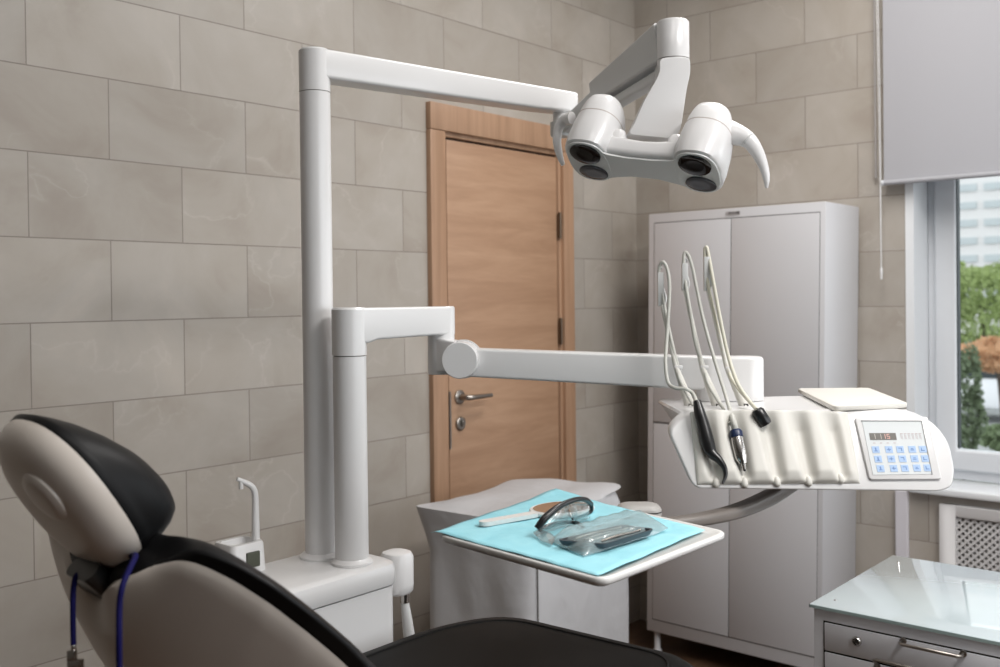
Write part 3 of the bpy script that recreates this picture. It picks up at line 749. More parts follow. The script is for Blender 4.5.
for j in range(3):
    for i in range(5):
        a, b = bcol[i]+.008*j-.005, .475+j*.175
        bm = newbm(); patch(bm, a, a+.125, b, b+.125, .0008, .0004); bt = obj('button', bm, MT['button'], kp, smooth=False)
        bm = newbm(); k = (i*3+j*5) % 5; ca, cb = a+.062, b+.062
        if k == 0: patch(bm, ca-.012, ca+.012, cb-.035, cb+.02, .0012, .0002); patch(bm, ca-.03, ca+.03, cb+.02, cb+.032, .0012, .0002)
        elif k == 1: patch(bm, ca-.03, ca+.03, cb-.03, cb-.016, .0012, .0002); patch(bm, ca+.016, ca+.03, cb-.03, cb+.03, .0012, .0002)
        elif k == 2: patch(bm, ca-.03, ca-.016, cb-.03, cb+.03, .0012, .0002); patch(bm, ca-.03, ca+.03, cb+.016, cb+.03, .0012, .0002)
        elif k == 3: patch(bm, ca-.035, ca+.035, cb-.007, cb+.007, .0012, .0002); patch(bm, ca-.007, ca+.007, cb-.03, cb+.03, .0012, .0002)
        else: patch(bm, ca-.03, ca+.03, cb+.005, cb+.02, .0012, .0002); patch(bm, ca-.02, ca+.02, cb-.02, cb-.006, .0012, .0002)
        obj('button_icon', bm, MT['icon'], bt, smooth=False)
# loose cream mat on the console top
tm = [hz(834, 410.5, CT+.004), hz(909, 407, CT+.004), hz(869, 391, CT+.004), hz(797, 391.5, CT+.004)]
bm = newbm(); prism(bm, round_poly([p+V((0, 0, .0025-.004)) for p in tm], .018, 5), UP*.009)
obj('instrument_mat', bm, MT['cream'], None, bevel=.003, seg=2, label='cream rubber mat lying on top of the white console behind the keypad', cat='mat', origin=tm[0])
# ridge blocks on the top
for u in (790, 825):
    pass
# whip arms with hose clips
WHIP = [dict(b=(690, 406.5), k=(676, 367), c=(662, 305), t=(658.5, 266)), dict(b=(717.5, 406.5), k=(702, 367), c=(685, 290), t=(684.5, 258)), dict(b=(745, 406.5), k=(727, 368), c=(708, 290), t=(705, 250))]
for i, w in enumerate(WHIP):
    b0 = hz(w['b'][0], w['b'][1], CT-.002); d0 = (b0-CAM).dot(_F)
    k = px(*w['k'], d0+.015); c_ = px(*w['c'], d0+.045); t_ = px(*w['t'], d0+.055)
    bm = newbm(); tube(bm, [b0, b0+(k-b0)*.25, b0+(k-b0)*.6, k], [.0105, .0095, .0075, .0052], 14, 4)
    tube(bm, [k, k.lerp(c_, .5), c_], [.0052, .0048, .0040], 10)
    wh = obj('hose_arm', bm, MT['cream'], co)
    bm = newbm(); fbox(bm, b0+UP*.004-FW*.0085, RG, FW, UP, .009, .002, .005); obj('arm_window', bm, MT['black'], wh)
    bm = newbm(); fbox(bm, k+RG*.004, RG, FW, UP, .016, .010, .006); tube(bm, [k+V((0, 0, -.010)), k+RG*.006+V((0, 0, -.012)), k+RG*.010+V((0, 0, -.004))], .0018, 8)
    obj('hose_clip', bm, MT['white'], wh, bevel=.001)
    bm = newbm(); q = c_.lerp(t_, .4); fbox(bm, q, RG, FW, UP, .012, .010, (t_-c_).length*.85); 
    tube(bm, [c_+V((0, 0, -.004)), c_+RG*.008+V((0, 0, .012)), c_.lerp(t_, .5)+RG*.003], .0028, 8, 4); tube(bm, [t_+V((0, 0, -.01)), t_+RG*.002, t_+RG*.006+V((0, 0, -.006))], .0035, 8)
    obj('hose_hook', bm, MT['greywhite'], wh, bevel=.002, label='clear hose guide at the tip')
    w.update(B=b0, K=k, Cc=c_, T=t_, d=d0)

# tray arm under the console
ta = root('tray_arm', 'grey curved tray support arm swinging out from under the console', 'tray arm', (0, 0, 0))
TA0 = px(803, 474, 1.98); BASE[ta.name] = TA0.copy(); ta.location = TA0
bm = newbm(); path = spline([px(803, 474, 1.98), px(788, 485, 1.935), px(768, 498, 1.87), px(737, 511, 1.78), px(702, 519, 1.72), px(668, 523, 1.695), px(640, 524, 1.70)], 6)
zt_tray = 1.116
rings = []
for i, p in enumerate(path):
    t = (path[min(i+1, len(path)-1)]-path[max(0, i-1)]); s_, u_, _ = frame_of(t); f = i/(len(path)-1)
    rings.append([p+s_*a+u_*b for a, b in rrect(.030, .031-.017*f, .006, 3)])
loft(bm, rings); obj('curved_bar', bm, MT['armgrey'], ta, angle=40)
bm = newbm(); q = px(803, 474, 1.98); zq_ = zb-.0008; lathe(bm, V((q.x, q.y, 0)), UP, [(.0001, q.z-.014), (.020, q.z-.014), (.022, q.z-.010), (.022, zq_), (.0001, zq_)], 24); obj('arm_joint', bm, MT['armgrey'], ta)

# ================================================================== INSTRUMENTS HELD BY THE CONSOLE
def thing_at(name, label, cat, p, group=None): return root(name, label, cat, p, group=group)
# 1 black syringe
w = WHIP[0]
sy = thing_at('air_water_syringe', 'black angled syringe with a hooked tip resting on the console pad', 'dental syringe', cp(709, 445))
bm = newbm(); pth = [cp(697, 401, .026), cp(699.5, 412, .024), cp(703, 424, .021), cp(707, 440, .018), cp(710.5, 452, .016)]
tube(bm, pth, [.0070, .0100, .0115, .0125, .0110], 18, 5); obj('syringe_body', bm, MT['black'], sy)
bm = newbm(); tube(bm, [cp(709, 449, .016), cp(713, 454.5, .018), cp(719, 460, .020), cp(724.5, 468, .020), cp(725.5, 476, .018), cp(722.5, 483.5, .018)], [.0104, .0092, .0070, .0048, .0034, .0022], 14, 6); obj('syringe_tip', bm, MT['black'], sy)
bm = newbm(); fbox(bm, cp(702.5, 430, .024), RG, ft, fn, .006, .030, .004); obj('syringe_lever', bm, MT['black'], sy, bevel=.0015)
bm = newbm(); d = w['d']
tube(bm, [w['K']+RG*.004, px(674, 352, d+.02), px(668, 325, d+.03), w['Cc']+RG*.003+V((0, 0, .006)), px(659, 272, d+.05), px(662.5, 262, d+.045), px(667.5, 270, d+.04), px(669.5, 290, d+.03), px(667, 335, d+.01), px(665.5, 362, d-.02), px(668, 382, d-.04), px(675, 388, d-.06), px(686, 389, d-.07), px(693, 394, d-.075), cp(697, 403, .022)], .0036, 10, 6)
tube(bm, [w['K']+RG*.002-UP*.004, px(680, 380, d), px(688, 396, d-.03), hz(693, 405, CT+.0045)], .0032, 10, 5)
obj('syringe_hose', bm, MT['hose'], sy)
# 2 handpiece
w = WHIP[1]; d = w['d']
hpz = thing_at('dental_handpiece', 'steel micromotor handpiece with a dark blue ring resting on the console pad', 'dental handpiece', cp(740, 450))
bm = newbm(); tube(bm, [cp(736.5, 436, .016), cp(738, 444, .015), cp(741, 458, .013), cp(742, 461, .0125)], [.0108, .0115, .0113, .0095], 20); obj('motor_sleeve', bm, MT['steel'], hpz)
bm = newbm(); tube(bm, [cp(735.2, 430.5, .017), cp(735.7, 432.5, .017), cp(736.8, 437.5, .016)], [.0100, .0122, .0118], 20); obj('blue_ring', bm, MT['navy'], hpz)
bm = newbm(); tube(bm, [cp(742, 460, .0125), cp(743, 464, .012)], [.0092, .0080], 16); tube(bm, [cp(743, 463, .012), cp(744.6, 470, .0115)], [.0048, .0040], 12); tube(bm, [cp(738.0, 463, .012), cp(739.5, 462, .013)], .0014, 8); tube(bm, [cp(732.5, 440, .018), cp(737.5, 461, .015)], .0012, 8); obj('motor_nose', bm, MT['steel'], hpz)
bm = newbm(); tube(bm, [cp(744.4, 469, .0115), cp(745, 471.2, .011)], [.0026, .0020], 12); obj('nose_tip', bm, MT['black'], hpz)
bm = newbm()
tube(bm, [cp(735.2, 431, .017), cp(733, 420, .019), px(727, 400, d-.085), px(714, 358, d-.02), px(703, 318, d+.02), px(696, 285, d+.04), px(692, 266, d+.05), px(687.5, 254, d+.055), px(684, 255, d+.056), px(684.5, 275, d+.05), px(690, 310, d+.03), px(696, 345, d+.02), w['K']+RG*.004], [.0068, .0052]+[.0036]*11, 10, 6)
tube(bm, [w['K']+RG*.004-UP*.004, px(708, 384, d-.005), px(717, 399, d-.03), px(724, 410, d-.085), cp(730, 424, .015)], .0032, 10, 5)
obj('handpiece_hose', bm, MT['hose'], hpz)
# 3 black capped hose
w = WHIP[2]; d = w['d']
hs = thing_at('capped_hose', 'ivory hose ending in a short black cap on the console pad', 'dental hose', cp(760, 420))
bm = newbm(); a, b = cp(756.5, 409.5, .022), cp(766.5, 424.5, .014)
tube(bm, [a, a.lerp(b, .15), a.lerp(b, .85), b], [.0090, .0118, .0118, .0100], 18); cpo = obj('hose_cap', bm, MT['black'], hs)
bm = newbm(); n_ = (b-a).normalized(); tube(bm, [b-n_*.001, b+n_*.0006], .0075, 14); obj('cap_opening', bm, MT['lens'], cpo)
bm = newbm()
tube(bm, [a, px(747, 398, d-.055), px(737, 382, d-.03), px(728, 355, d+.0), px(720, 318, d+.02), px(713, 280, d+.035), px(708.5, 255, d+.05), px(706.2, 247, d+.055), px(705, 255, d+.055), px(708, 285, d+.045), px(717, 325, d+.03), px(724.5, 355, d+.02), w['K']+RG*.004], .0037, 10, 6)
tube(bm, [w['K']+RG*.004-UP*.004, px(731, 378, d-.0), px(740, 391, d-.02), px(751, 404, d-.07)], .0030, 10, 5)
obj('hose', bm, MT['hose_y'], hs)

# ================================================================== INSTRUMENT TRAY
TZ = 1.135
tc = [hz(437, 534, TZ), hz(603, 580, TZ), hz(729, 531.5, TZ), hz(558, 493, TZ)]
tcc = sum(tc, V((0, 0, 0)))/4
def rr3(i, z, r=.024):
    P = [p+(tcc-p).normalized()*(i*1.38) for p in tc]
    return [V((p.x, p.y, z)) for p in round_poly(P, max(.004, r-i*.6), 6)]
tr_ = root('instrument_tray', 'white square instrument tray on the grey arm, lined with blue paper', 'tray', (tcc.x, tcc.y, TZ-.016))
bm = newbm(); loft(bm, [rr3(.003, TZ-.011), rr3(.0, TZ-.008), rr3(0, TZ-.002), rr3(.002, TZ), rr3(.007, TZ), rr3(.010, TZ-.003), rr3(.06, TZ-.003)]); obj('tray_plate', bm, MT['trayw'], tr_, angle=50)
bm = newbm(); loft(bm, [rr3(.012, TZ-.015), rr3(.004, TZ-.0112)]); obj('tray_base', bm, MT['traydark'], tr_)
q = hz(639, 507, TZ-.001); 
bm = newbm(); loft(bm, [[q+RG*a*s+FW*b*s+V((0, 0, z)) for a, b in rrect(.076, .06, .02, 5)] for s, z in ((.9, -.016), (1, -.012), (1, -.003), (.93, .002), (.75, .005), (.4, .0065))]); mb = obj('tray_mount', bm, mat('mount_grey', (.40, .385, .37), .4), tr_)
bm = newbm(); loft(bm, [[q+RG*a*s+FW*b*s+V((0, 0, z)) for a, b in rrect(.077, .061, .02, 5)] for s, z in ((1, -.006), (1.0, -.0045))]); obj('mount_gap', bm, MT['black'], mb)
# blue paper
pc = [hz(430.5, 531.5, TZ), hz(598, 577, TZ), hz(705, 531, TZ), hz(556, 491.5, TZ)]
bm = newbm(); n = 28; g_ = []
for j in range(n+1):
    row = []
    for i in range(n+1):
        s, t = i/n, j/n; p = (pc[0].lerp(pc[1], s)).lerp(pc[3].lerp(pc[2], s), t)
        z = TZ+.0008+.0010*(1+sin(p.x*70+p.y*25))*.5+.0007*(1+sin(p.y*120-p.x*40))*.5
        z += -.004*max(0, 1-s/.05)**2*(0 if t > .75 else 1)*(1-t)
        z += .004*math.exp(-((s-.0)**2+(t-1)**2)*30)
        row.append(bm.verts.new(V((p.x, p.y, z))))
    g_.append(row)
for j in range(n):
    for i in range(n): face(bm, [g_[j][i], g_[j][i+1], g_[j+1][i+1], g_[j+1][i]])
pp = obj('paper_sheet', bm, MT['paper'], None, angle=80, label='aqua blue paper sheet lining the white instrument tray', cat='paper sheet', origin=pc[1])
sm = pp.modifiers.new('thick', 'SOLIDIFY'); sm.thickness = .0004; sm.offset = 1
PZ = TZ+.0036
# hand mirror
hm = root('hand_mirror', 'white oval hand mirror lying behind the glasses on the blue paper', 'hand mirror', hz(545, 517, PZ))
e0, e1 = hz(486, 525, PZ), hz(562, 511.5, PZ); md = (e1-e0); ml = md.length; md.normalize(); mn = V((-md.y, md.x, 0))
def mirror_out(k, z):
    pts = []
    a, b = .060*k, .048*k
    hw = .0098*(k if k > .9 else 0)
    N = 40; th0 = .2
    for i in range(N+1):
        t = pi+th0+(2*pi-2*th0)*i/N; pts.append(e1+md*(a*cos(t))+mn*(b*sin(t)))
    for i in range(13):
        t = pi/2+pi*i/12; pts.append(e0+md*(.012*cos(t))+mn*(.0105*sin(t)))
    return [p+V((0, 0, z)) for p in pts]
bm = newbm(); loft(bm, [mirror_out(.97, 0.0), mirror_out(1, .002), mirror_out(1, .005), mirror_out(.97, .007)]); obj('mirror_frame', bm, MT['trayw'], hm)
bm = newbm(); prism(bm, [e1+md*(.053*cos(2*pi*i/40))+mn*(.042*sin(2*pi*i/40))+V((0, 0, .0072)) for i in range(40)], UP*.0004); obj('mirror_glass', bm, MT['mirror'], hm, smooth=False)
# protective glasses
gl = root('protective_glasses', 'clear protective glasses with black frame standing on the blue paper', 'glasses', hz(560, 528, PZ))
zq = PZ
g0 = hz(540, 531, zq)
arc = [px(537, 528.5, 1.50), px(545, 518, 1.505), px(556, 508.5, 1.52), px(567, 502.5, 1.54), px(578, 499.2, 1.565), px(586, 500, 1.59), px(591, 504, 1.615)]
bm = newbm(); tube(bm, arc, [.0052, .0058, .0050, .0044, .0040, .0044, .0042], 12, 5)
obj('brow_frame', bm, MT['black'], gl)
lo = [hz(540, 529.5, zq+.006), hz(553, 524.5, zq+.006), hz(566, 522.5, zq+.005), hz(577, 523, zq+.004), hz(583, 527, zq+.0035)]
bm = newbm(); tube(bm, lo, [.0040, .0036, .0032, .0030, .0028], 10, 5); obj('temple', bm, MT['black'], gl)
lo2 = [arc[-1], px(591, 511, 1.62), px(584, 515.5, 1.60), px(572, 519, 1.585)]
bm = newbm(); tube(bm, lo2, [.0040, .0032, .0026, .0022], 10, 5); obj('temple', bm, MT['black'], gl)
def lens(a, b, c_, d_, bulge):
    b_ = newbm(); n = 10; G = []
    for j in range(n+1):
        row = []
        for i in range(n+1):
            s, t = i/n, j/n; p = a.lerp(b, s).lerp(d_.lerp(c_, s), t); row.append(b_.verts.new(p-FW*(bulge*sin(pi*s)*sin(pi*min(1, t*.9+.1)))))
        G.append(row)
    for j in range(n):
        for i in range(n): face(b_, [G[j][i], G[j][i+1], G[j+1][i+1], G[j+1][i]])
    return b_
for l in ((arc[0], arc[3], hz(573, 524, zq+.003), hz(536, 536, zq+.003), .012), (arc[3], arc[6], hz(590, 518, zq+.003), hz(576, 524, zq+.003), .010)):
    o = obj('clear_lens', lens(*l), MT['goggle'], gl, angle=80); s_ = o.modifiers.new('thick', 'SOLIDIFY'); s_.thickness = .0015
bm = newbm(); tube(bm, [px(574, 504, 1.55), px(576, 515, 1.555), hz(577, 524, zq+.004)], [.0022, .0028, .0020], 8, 4); obj('nose_bridge', bm, MT['goggle'], gl)
bm = newbm(); fl = [hz(533, 533, zq+.002), hz(541, 541, zq+.002), hz(552, 545, zq+.002), hz(556, 538, zq+.006), hz(548, 532, zq+.012), hz(540, 529, zq+.012)]
prism(bm, fl, V((0, 0, .0015))); obj('side_shield', bm, MT['goggle'], gl)
# sterile pouch
sp_ = root('sterile_pouch', 'clear sealed pouch holding a dark tray of steel instruments on the blue paper', 'sterile pouch', hz(600, 545, PZ))
q = [hz(548, 541, PZ), hz(584, 557, PZ), hz(668, 531, PZ), hz(640, 513, PZ)]
tipa, tipb = hz(680, 522, PZ+.008), hz(648, 511, PZ+.008)
bm = newbm(); nU, nV = 26, 14; top, botm = [], []
for j in range(nV+1):
    ra, rb_ = [], []
    for i in range(nU+1):
        s, t = i/nU, j/nV; p = (q[0].lerp(q[3], s)).lerp(q[1].lerp(q[2], s), t)
        pr = (min(1, s*9)*min(1, (1-s)*4))**.6*(min(1, t*7)*min(1, (1-t)*7))**.6
        zz_ = .0015+.0165*pr+.0010*sin(40*s+9*t)*pr+.0008*sin(65*t+22*s)*pr
        ra.append(bm.verts.new(p+V((0, 0, zz_+.004*max(0, s-.85)*6)))); rb_.append(bm.verts.new(p+V((0, 0, .0006+.004*max(0, s-.85)*6))))
    top.append(ra); botm.append(rb_)
for j in range(nV):
    for i in range(nU):
        face(bm, [top[j][i], top[j][i+1], top[j+1][i+1], top[j+1][i]]); face(bm, [botm[j][i], botm[j+1][i], botm[j+1][i+1], botm[j][i+1]])
for j in range(nV):
    for i in (0, nU): face(bm, [top[j][i], top[j+1][i], botm[j+1][i], botm[j][i]])
for i in range(nU):
    for j in (0, nV): face(bm, [top[j][i], top[j][i+1], botm[j][i+1], botm[j][i]])
obj('pouch_film', bm, MT['film'], sp_, angle=80)
iz = PZ+.0105
it = [hz(556, 537, iz+.006), hz(604, 545.5, iz), hz(655, 530, iz), hz(622, 521.5, iz+.006)]
it = [p.copy() for p in it]
for p in it: p.z = iz
cq = sum(it, V((0, 0, 0)))/4; it = [cq+(p-cq)*1.0 for p in it]
bm = newbm(); loft(bm, [round_poly([cq+(p-cq)*.93-V((0, 0, .006)) for p in it], .008, 4), round_poly(it, .010, 4), round_poly([p+V((0, 0, .002)) for p in it], .010, 4), round_poly([cq+(p-cq)*.94+V((0, 0, .002)) for p in it], .008, 4), round_poly([cq+(p-cq)*.90-V((0, 0, .002)) for p in it], .008, 4)])
obj('inner_tray', bm, mat('dark_tray', (.06, .06, .07), .3, .4), sp_)
la, lb = it[0].lerp(it[1], .5), it[3].lerp(it[2], .5)
for k, f in enumerate((.22, .42, .60, .78)):
    a, b = it[0].lerp(it[1], f), it[3].lerp(it[2], f); d_ = b-a
    bm = newbm(); tube(bm, [a+d_*.14+V((0, 0, .0015)), a+d_*.45+V((0, 0, .0025)), a+d_*.75+V((0, 0, .0015)), a+d_*.86+V((0, 0, .002))], [.0016, .0022, .0012, .0016], 10, 4); obj('steel_instrument', bm, MT['nickel'], sp_)

# ================================================================== OPERATING LAMP
ol = root('operating_lamp', 'white twin-headed dental lamp with curved handles hanging from the top arm', 'dental lamp', (0, 0, 0))
pl_, pr_ = px(598.5, 136, 2.10), px(706, 146, 2.00)
LO = (pl_+pr_)/2; lx = (pr_-pl_).normalized(); half = (pr_-pl_).length/2
lz = (FW*.50+UP*.86); lz = (lz-lx*lz.dot(lx)).normalized(); ly = lz.cross(lx).normalized()     # ly: away & down
ol.location = LO; BASE[ol.name] = LO.copy()
def lp(x, y, z): return LO+lx*x+ly*y+lz*z
bm = newbm()
def head(bm, cx_, sgn):
    prof = [(-.066, .046, .066, 2.6, 0), (-.062, .050, .071, 2.6, 0), (-.04, .0525, .073, 2.5, 0), (-.005, .052, .070, 2.4, .0), (.020, .0495, .064, 2.4, -.002)]
    loft(bm, [[lp(cx_+a, b+dy, z) for a, b in se(rx, ry, e, 40)] for z, rx, ry, e, dy in prof])
    prof = [(.0212, .0490, .0635, 2.4, -.002), (.038, .0465, .059, 2.5, -.004), (.056, .0415, .053, 2.6, -.006), (.068, .0365, .046, 2.6, -.008), (.074, .031, .039, 2.5, -.008), (.0775, .022, .028, 2.4, -.008), (.0785, .010, .012, 2, -.008)]
    loft(bm, [[lp(cx_+a, b+dy, z) for a, b in se(rx, ry, e, 40)] for z, rx, ry, e, dy in prof])
head(bm, -half, -1); head(bm, half, 1)
rings = []
for x in (-half+.01, -half+.045, -.035, 0, .035, half-.045, half-.01):
    k = abs(x)/half; h, w = .040+.018*k**2, .084+.024*k**3
    rings.append([lp(x, a+.004, -.044+b+.006*k) for a, b in rrect(w, h, .012, 4)])
loft(bm, rings)
# raised end blocks beside each head, where the yoke sits
for sx in (-1, 1):
    loft(bm, [[lp(sx*(half-.055)+a, b-.004, z) for a, b in rrect(.032-s, .070-s, .012, 4)] for z, s in ((-.05, 0), (-.012, 0), (-.002, .008))])
lh = obj('lamp_housing', bm, MT['white'], ol, angle=45)
# seams
for cx_ in (-half, half):
    bm = newbm(); loft(bm, [[lp(cx_+a, b-.002, z) for a, b in se(.0496, .0642, 2.4, 40)] for z in (.0196, .0216)]); obj('head_seam', bm, mat('seam_taupe', (.42, .36, .33), .6), lh)
# dog-bone underside plate
bm = newbm()
for cx_ in (-half, half):
    loft(bm, [[lp(cx_+a*k, b*k, z) for a, b in se(.0455, .0665, 2.6, 48)] for z, k in ((-.0645, 1), (-.0680, 1), (-.0692, .97))])
prism(bm, [lp(x, y, -.0645) for x, y in [(-half+.02, -.050), (-half+.05, -.034), (-.03, -.029), (.03, -.029), (half-.05, -.034), (half-.02, -.050), (half-.02, .056), (half-.05, .046), (.03, .036), (-.03, .036), (-half+.05, .046), (-half+.02, .056)]], -lz*.0040)
obj('underside_panel', bm, mat('panel_grey', (.62, .635, .63), .3), lh, angle=30)
def disc(c_, n_, xd, a, b, t, bm):
    yd = n_.cross(xd).normalized()
    loft(bm, [[c_+xd*(a*s*cos(2*pi*i/36))+yd*(b*s*sin(2*pi*i/36))+n_*z for i in range(36)] for s, z in ((1, -t), (1, t*.6), (.93, t), (.5, t*.7))])
nl = -lz
for cx_ in (-half, half):
    bm = newbm(); disc(lp(cx_, -.031, -.0700), (nl-ly*.03).normalized(), lx, .0335, .0320, .003, bm); obj('main_lens', bm, MT['lens'], lh, label='glossy black lens')
    bm = newbm(); disc(lp(cx_+.003, .035, -.0695), (nl+ly*.08).normalized(), lx, .032, .0265, .003, bm); obj('second_lens', bm, MT['lens2'], lh, label='smoky grey lens')
# handles
def tusk(pts, rs):
    b = newbm(); P = spline(pts, 6); Rr = [max(x.x, .001) for x in spline([V((r, 0, 0)) for r in rs], 6)]
    rings = []
    for i, p in enumerate(P):
        t = (P[min(i+1, len(P)-1)]-P[max(0, i-1)]).normalized(); s_ = t.cross(FW).normalized(); u_ = s_.cross(t).normalized()
        rings.append([p+s_*(cos(2*pi*k/16)*Rr[i])+u_*(sin(2*pi*k/16)*Rr[i]*.8) for k in range(16)])
    return loft(b, rings)
bm = tusk([px(726, 132, 2.0), px(737, 135, 1.985), px(748, 140, 1.975), px(757, 152, 1.97), px(764, 168, 1.97), px(766.5, 180, 1.97), px(766.5, 188, 1.972)], [.027, .022, .0170, .0135, .0095, .0065, .003]); hnd = obj('handle', bm, MT['white'], ol)
bm = newbm(); jq, jd = px(747.5, 140, 1.975), (px(757, 152, 1.97)-px(737, 135, 1.985)).normalized(); lathe(bm, jq-jd*.0008, jd, [(.0001, 0), (.0172, 0), (.0172, .0016), (.0001, .0016)], 20); obj('handle_joint', bm, MT['greywhite'], hnd)
bm = tusk([px(572, 118, 2.13), px(565, 120, 2.15), px(559, 127, 2.16), px(557, 140, 2.16), px(559, 153, 2.155), px(563, 165, 2.15)], [.014, .012, .0105, .0095, .0080, .0045]); obj('handle', bm, MT['white'], ol)
# yoke
ypx = [(634, 124), (645, 99), (655, 82), (660, 72), (659.5, 58), (690, 57), (690.5, 72), (686.5, 90), (681, 128), (676, 139), (628, 134)]
yp = [px(u, v, 2.036) for u, v in ypx]
bm = newbm(); prism(bm, round_poly(yp, .012, 5), FW*.066); obj('yoke', bm, MT['white'], ol, bevel=.008, seg=4, angle=50)
# head joint cylinder
JC = px(673, 45, 2.075); jr = .0338
zj1, zj0 = px(673, 21.5, 2.075).z, px(673, 60, 2.075).z
bm = newbm(); lathe(bm, V((JC.x, JC.y, 0)), UP, [(.0001, zj0+.001), (jr, zj0+.001), (jr, zj1-.004), (jr-.003, zj1), (.0001, zj1)], 40)
lathe(bm, V((JC.x, JC.y, 0)), UP, [(.0001, zj0-.028), (jr*.85, zj0-.028), (jr, zj0-.008), (jr, zj0-.001), (.0001, zj0-.001)], 40); jo = obj('swivel_joint', bm, MT['white'], ol)
bm = newbm(); lathe(bm, V((JC.x, JC.y, 0)), UP, [(.0001, zj0-.0015), (jr-.0015, zj0-.0015), (jr-.0015, zj0+.0015), (.0001, zj0+.0015)], 40); obj('joint_gap', bm, MT['stem'], jo)
# spring arm (two bars) from the top-arm pivot up to the joint
sa0, sa1 = V((LPIV.x, LPIV.y, ZT-.062)), px(668, 51, 2.085)
sa0b = px(600, 101, 2.33)
bm = newbm()
def barloft(bm, a, b, up, h0, h1, w0, w1, r=.006, off0=0, off1=0):
    t = (b-a).normalized(); s_ = t.cross(UP).normalized(); u_ = s_.cross(t).normalized()
    loft(bm, [[p+s_*i+u_*(j+o_) for i, j in rrect(w, h, r, 4)] for p, w, h, o_ in ((a, w0, h0, off0), (b, w1, h1, off1))])
barloft(bm, sa0b, sa1, UP, .055, .085, .050, .056, off0=.018, off1=.018)
obj('spring_arm', bm, MT['greywhite'], ol, angle=35)
bm = newbm(); barloft(bm, sa0b, sa1, UP, .022, .024, .034, .034, off0=-.028, off1=-.044); obj('lower_rod', bm, MT['greywhite'], ol)
bm = newbm(); lathe(bm, V((sa0.x, sa0.y, 0)), UP, [(.0001, sa0.z-.05), (.024, sa0.z-.05), (.026, sa0.z-.045), (.026, sa0.z-.0145), (.0001, sa0.z-.0145)], 28)
barloft(bm, V((sa0.x, sa0.y, sa0.z-.036)), sa0b, UP, .030, .05, .034, .045); obj('lamp_pivot', bm, MT['greywhite'], ol)

# ================================================================== DENTAL CHAIR
YC = CAM.y+1.134
def cr(x, y, z): return V((CAM.x+x, YC+y, z))          # chair frame: x towards the feet, y towards the wall
ch = root('dental_chair', 'white and black dental chair with headrest, seen from behind, beside the unit', 'dental chair', cr(1.15, 0, 0))
# back shell: t 0..1 from neck to hip ; y across ; the shell is a trough whose edges curve forward
RA = rad(45)
bdir = V((cos(rad(46)), 0, -sin(rad(46)))); bn = V((sin(rad(46)), 0, cos(rad(46))))   # down the back ; forward/up normal
def sample(P, t):
    t = max(-.2, t); n = len(P)-1; i = min(n-1, max(0, int(t*n))); f = t*n-i
    if f < 0 or f > 1: return P[i].lerp(P[i+1], f) if isinstance(P[i], V) else P[i]+(P[i+1]-P[i])*f
    if not isinstance(P[i], V): return P[i]+(P[i+1]-P[i])*f
    a = P[i-1] if i > 0 else P[i]*2-P[i+1]; d = P[i+2] if i+2 <= n else P[i+1]*2-P[i]
    b, c = P[i], P[i+1]
    return .5*((2*b)+(c-a)*f+(2*a-5*b+4*c-d)*f*f+(3*b-a-3*c+d)*f**3)
CLINE = [cr(.560, 0, 1.168), cr(.580, 0, 1.105), cr(.612, 0, 1.040), cr(.655, 0, .975), cr(.71, 0, .91), cr(.78, 0, .84), cr(.87, 0, .77)]
BWID = [.100, .165, .205, .235, .252, .260, .262]
RPX = [(149, 570), (184, 566), (224, 582), (266, 608), (303, 636), (340, 667), (378, 705)]
RIM = []
for (u_, v_), w_ in zip(RPX, BWID):
    p = hy(u_, v_, YC-w_); RIM.append(V((p.x, YC, p.z)))
def back_pt(t, s, off):
    c_, r_, w = sample(CLINE, t), sample(RIM, t), sample(BWID, t)
    k = abs(s)**1.9
    notch = .050*math.exp(-(s/.42)**2*2)*max(0, 1-max(0, t)/.16)
    p = c_.lerp(r_, k) + bdir*notch*.6 + bn*off
    return V((p.x, YC+s*w, p.z))
def sheet(tn, sn_, off0, off1, e=None, t0=0, t1=1, shr0=1, shr1=1):
    b = newbm(); A, B = [], []
    for j in range(tn+1):
        a, c_ = [], []
        for i in range(sn_+1):
            s = -1+2*i/sn_; t = t0+(t1-t0)*j/tn
            a.append(b.verts.new(back_pt(t, s*shr0, off0(t, s) if callable(off0) else off0)))
            c_.append(b.verts.new(back_pt(t, s*shr1, off1(t, s) if callable(off1) else off1)))
        A.append(a); B.append(c_)
    for j in range(tn):
        for i in range(sn_):
            face(b, [A[j][i], A[j][i+1], A[j+1][i+1], A[j+1][i]]); face(b, [B[j][i], B[j+1][i], B[j+1][i+1], B[j][i+1]])
    for j in range(tn):
        face(b, [A[j][0], A[j+1][0], B[j+1][0], B[j][0]]); face(b, [A[j][sn_], B[j][sn_], B[j+1][sn_], A[j+1][sn_]])
    for i in range(sn_):
        face(b, [A[0][i], B[0][i], B[0][i+1], A[0][i+1]]); face(b, [A[tn][i], A[tn][i+1], B[tn][i+1], B[tn][i]])
    return b
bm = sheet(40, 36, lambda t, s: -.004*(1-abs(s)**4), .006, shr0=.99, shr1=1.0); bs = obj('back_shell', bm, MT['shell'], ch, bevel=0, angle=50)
def cush(t, s): 
    e = min(1, (1-abs(s))*7)**.5*min(1, (t+.045)*14)**.5
    return .012+.030*e+.05*(1-s*s)
bm = sheet(44, 40, .007, cush, t0=-.03, t1=1.0, shr0=1.05, shr1=1.04); o = obj('backrest_cushion', bm, MT['leather'], ch, angle=80)
o.modifiers.new('s', 'SUBSURF').levels = 1; o.modifiers['s'].render_levels = 1
# headrest stem
bm = newbm(); a = back_pt(.06, 0, .012); 
loft(bm, [[a+bdir*(-.055+.11*k)+V((0, y, 0))+bn*(z+.012) for y, z in rrect(.060, .026, .012, 4)] for k in (0, .5, 1)]); obj('headrest_stem', bm, MT['black'], ch)
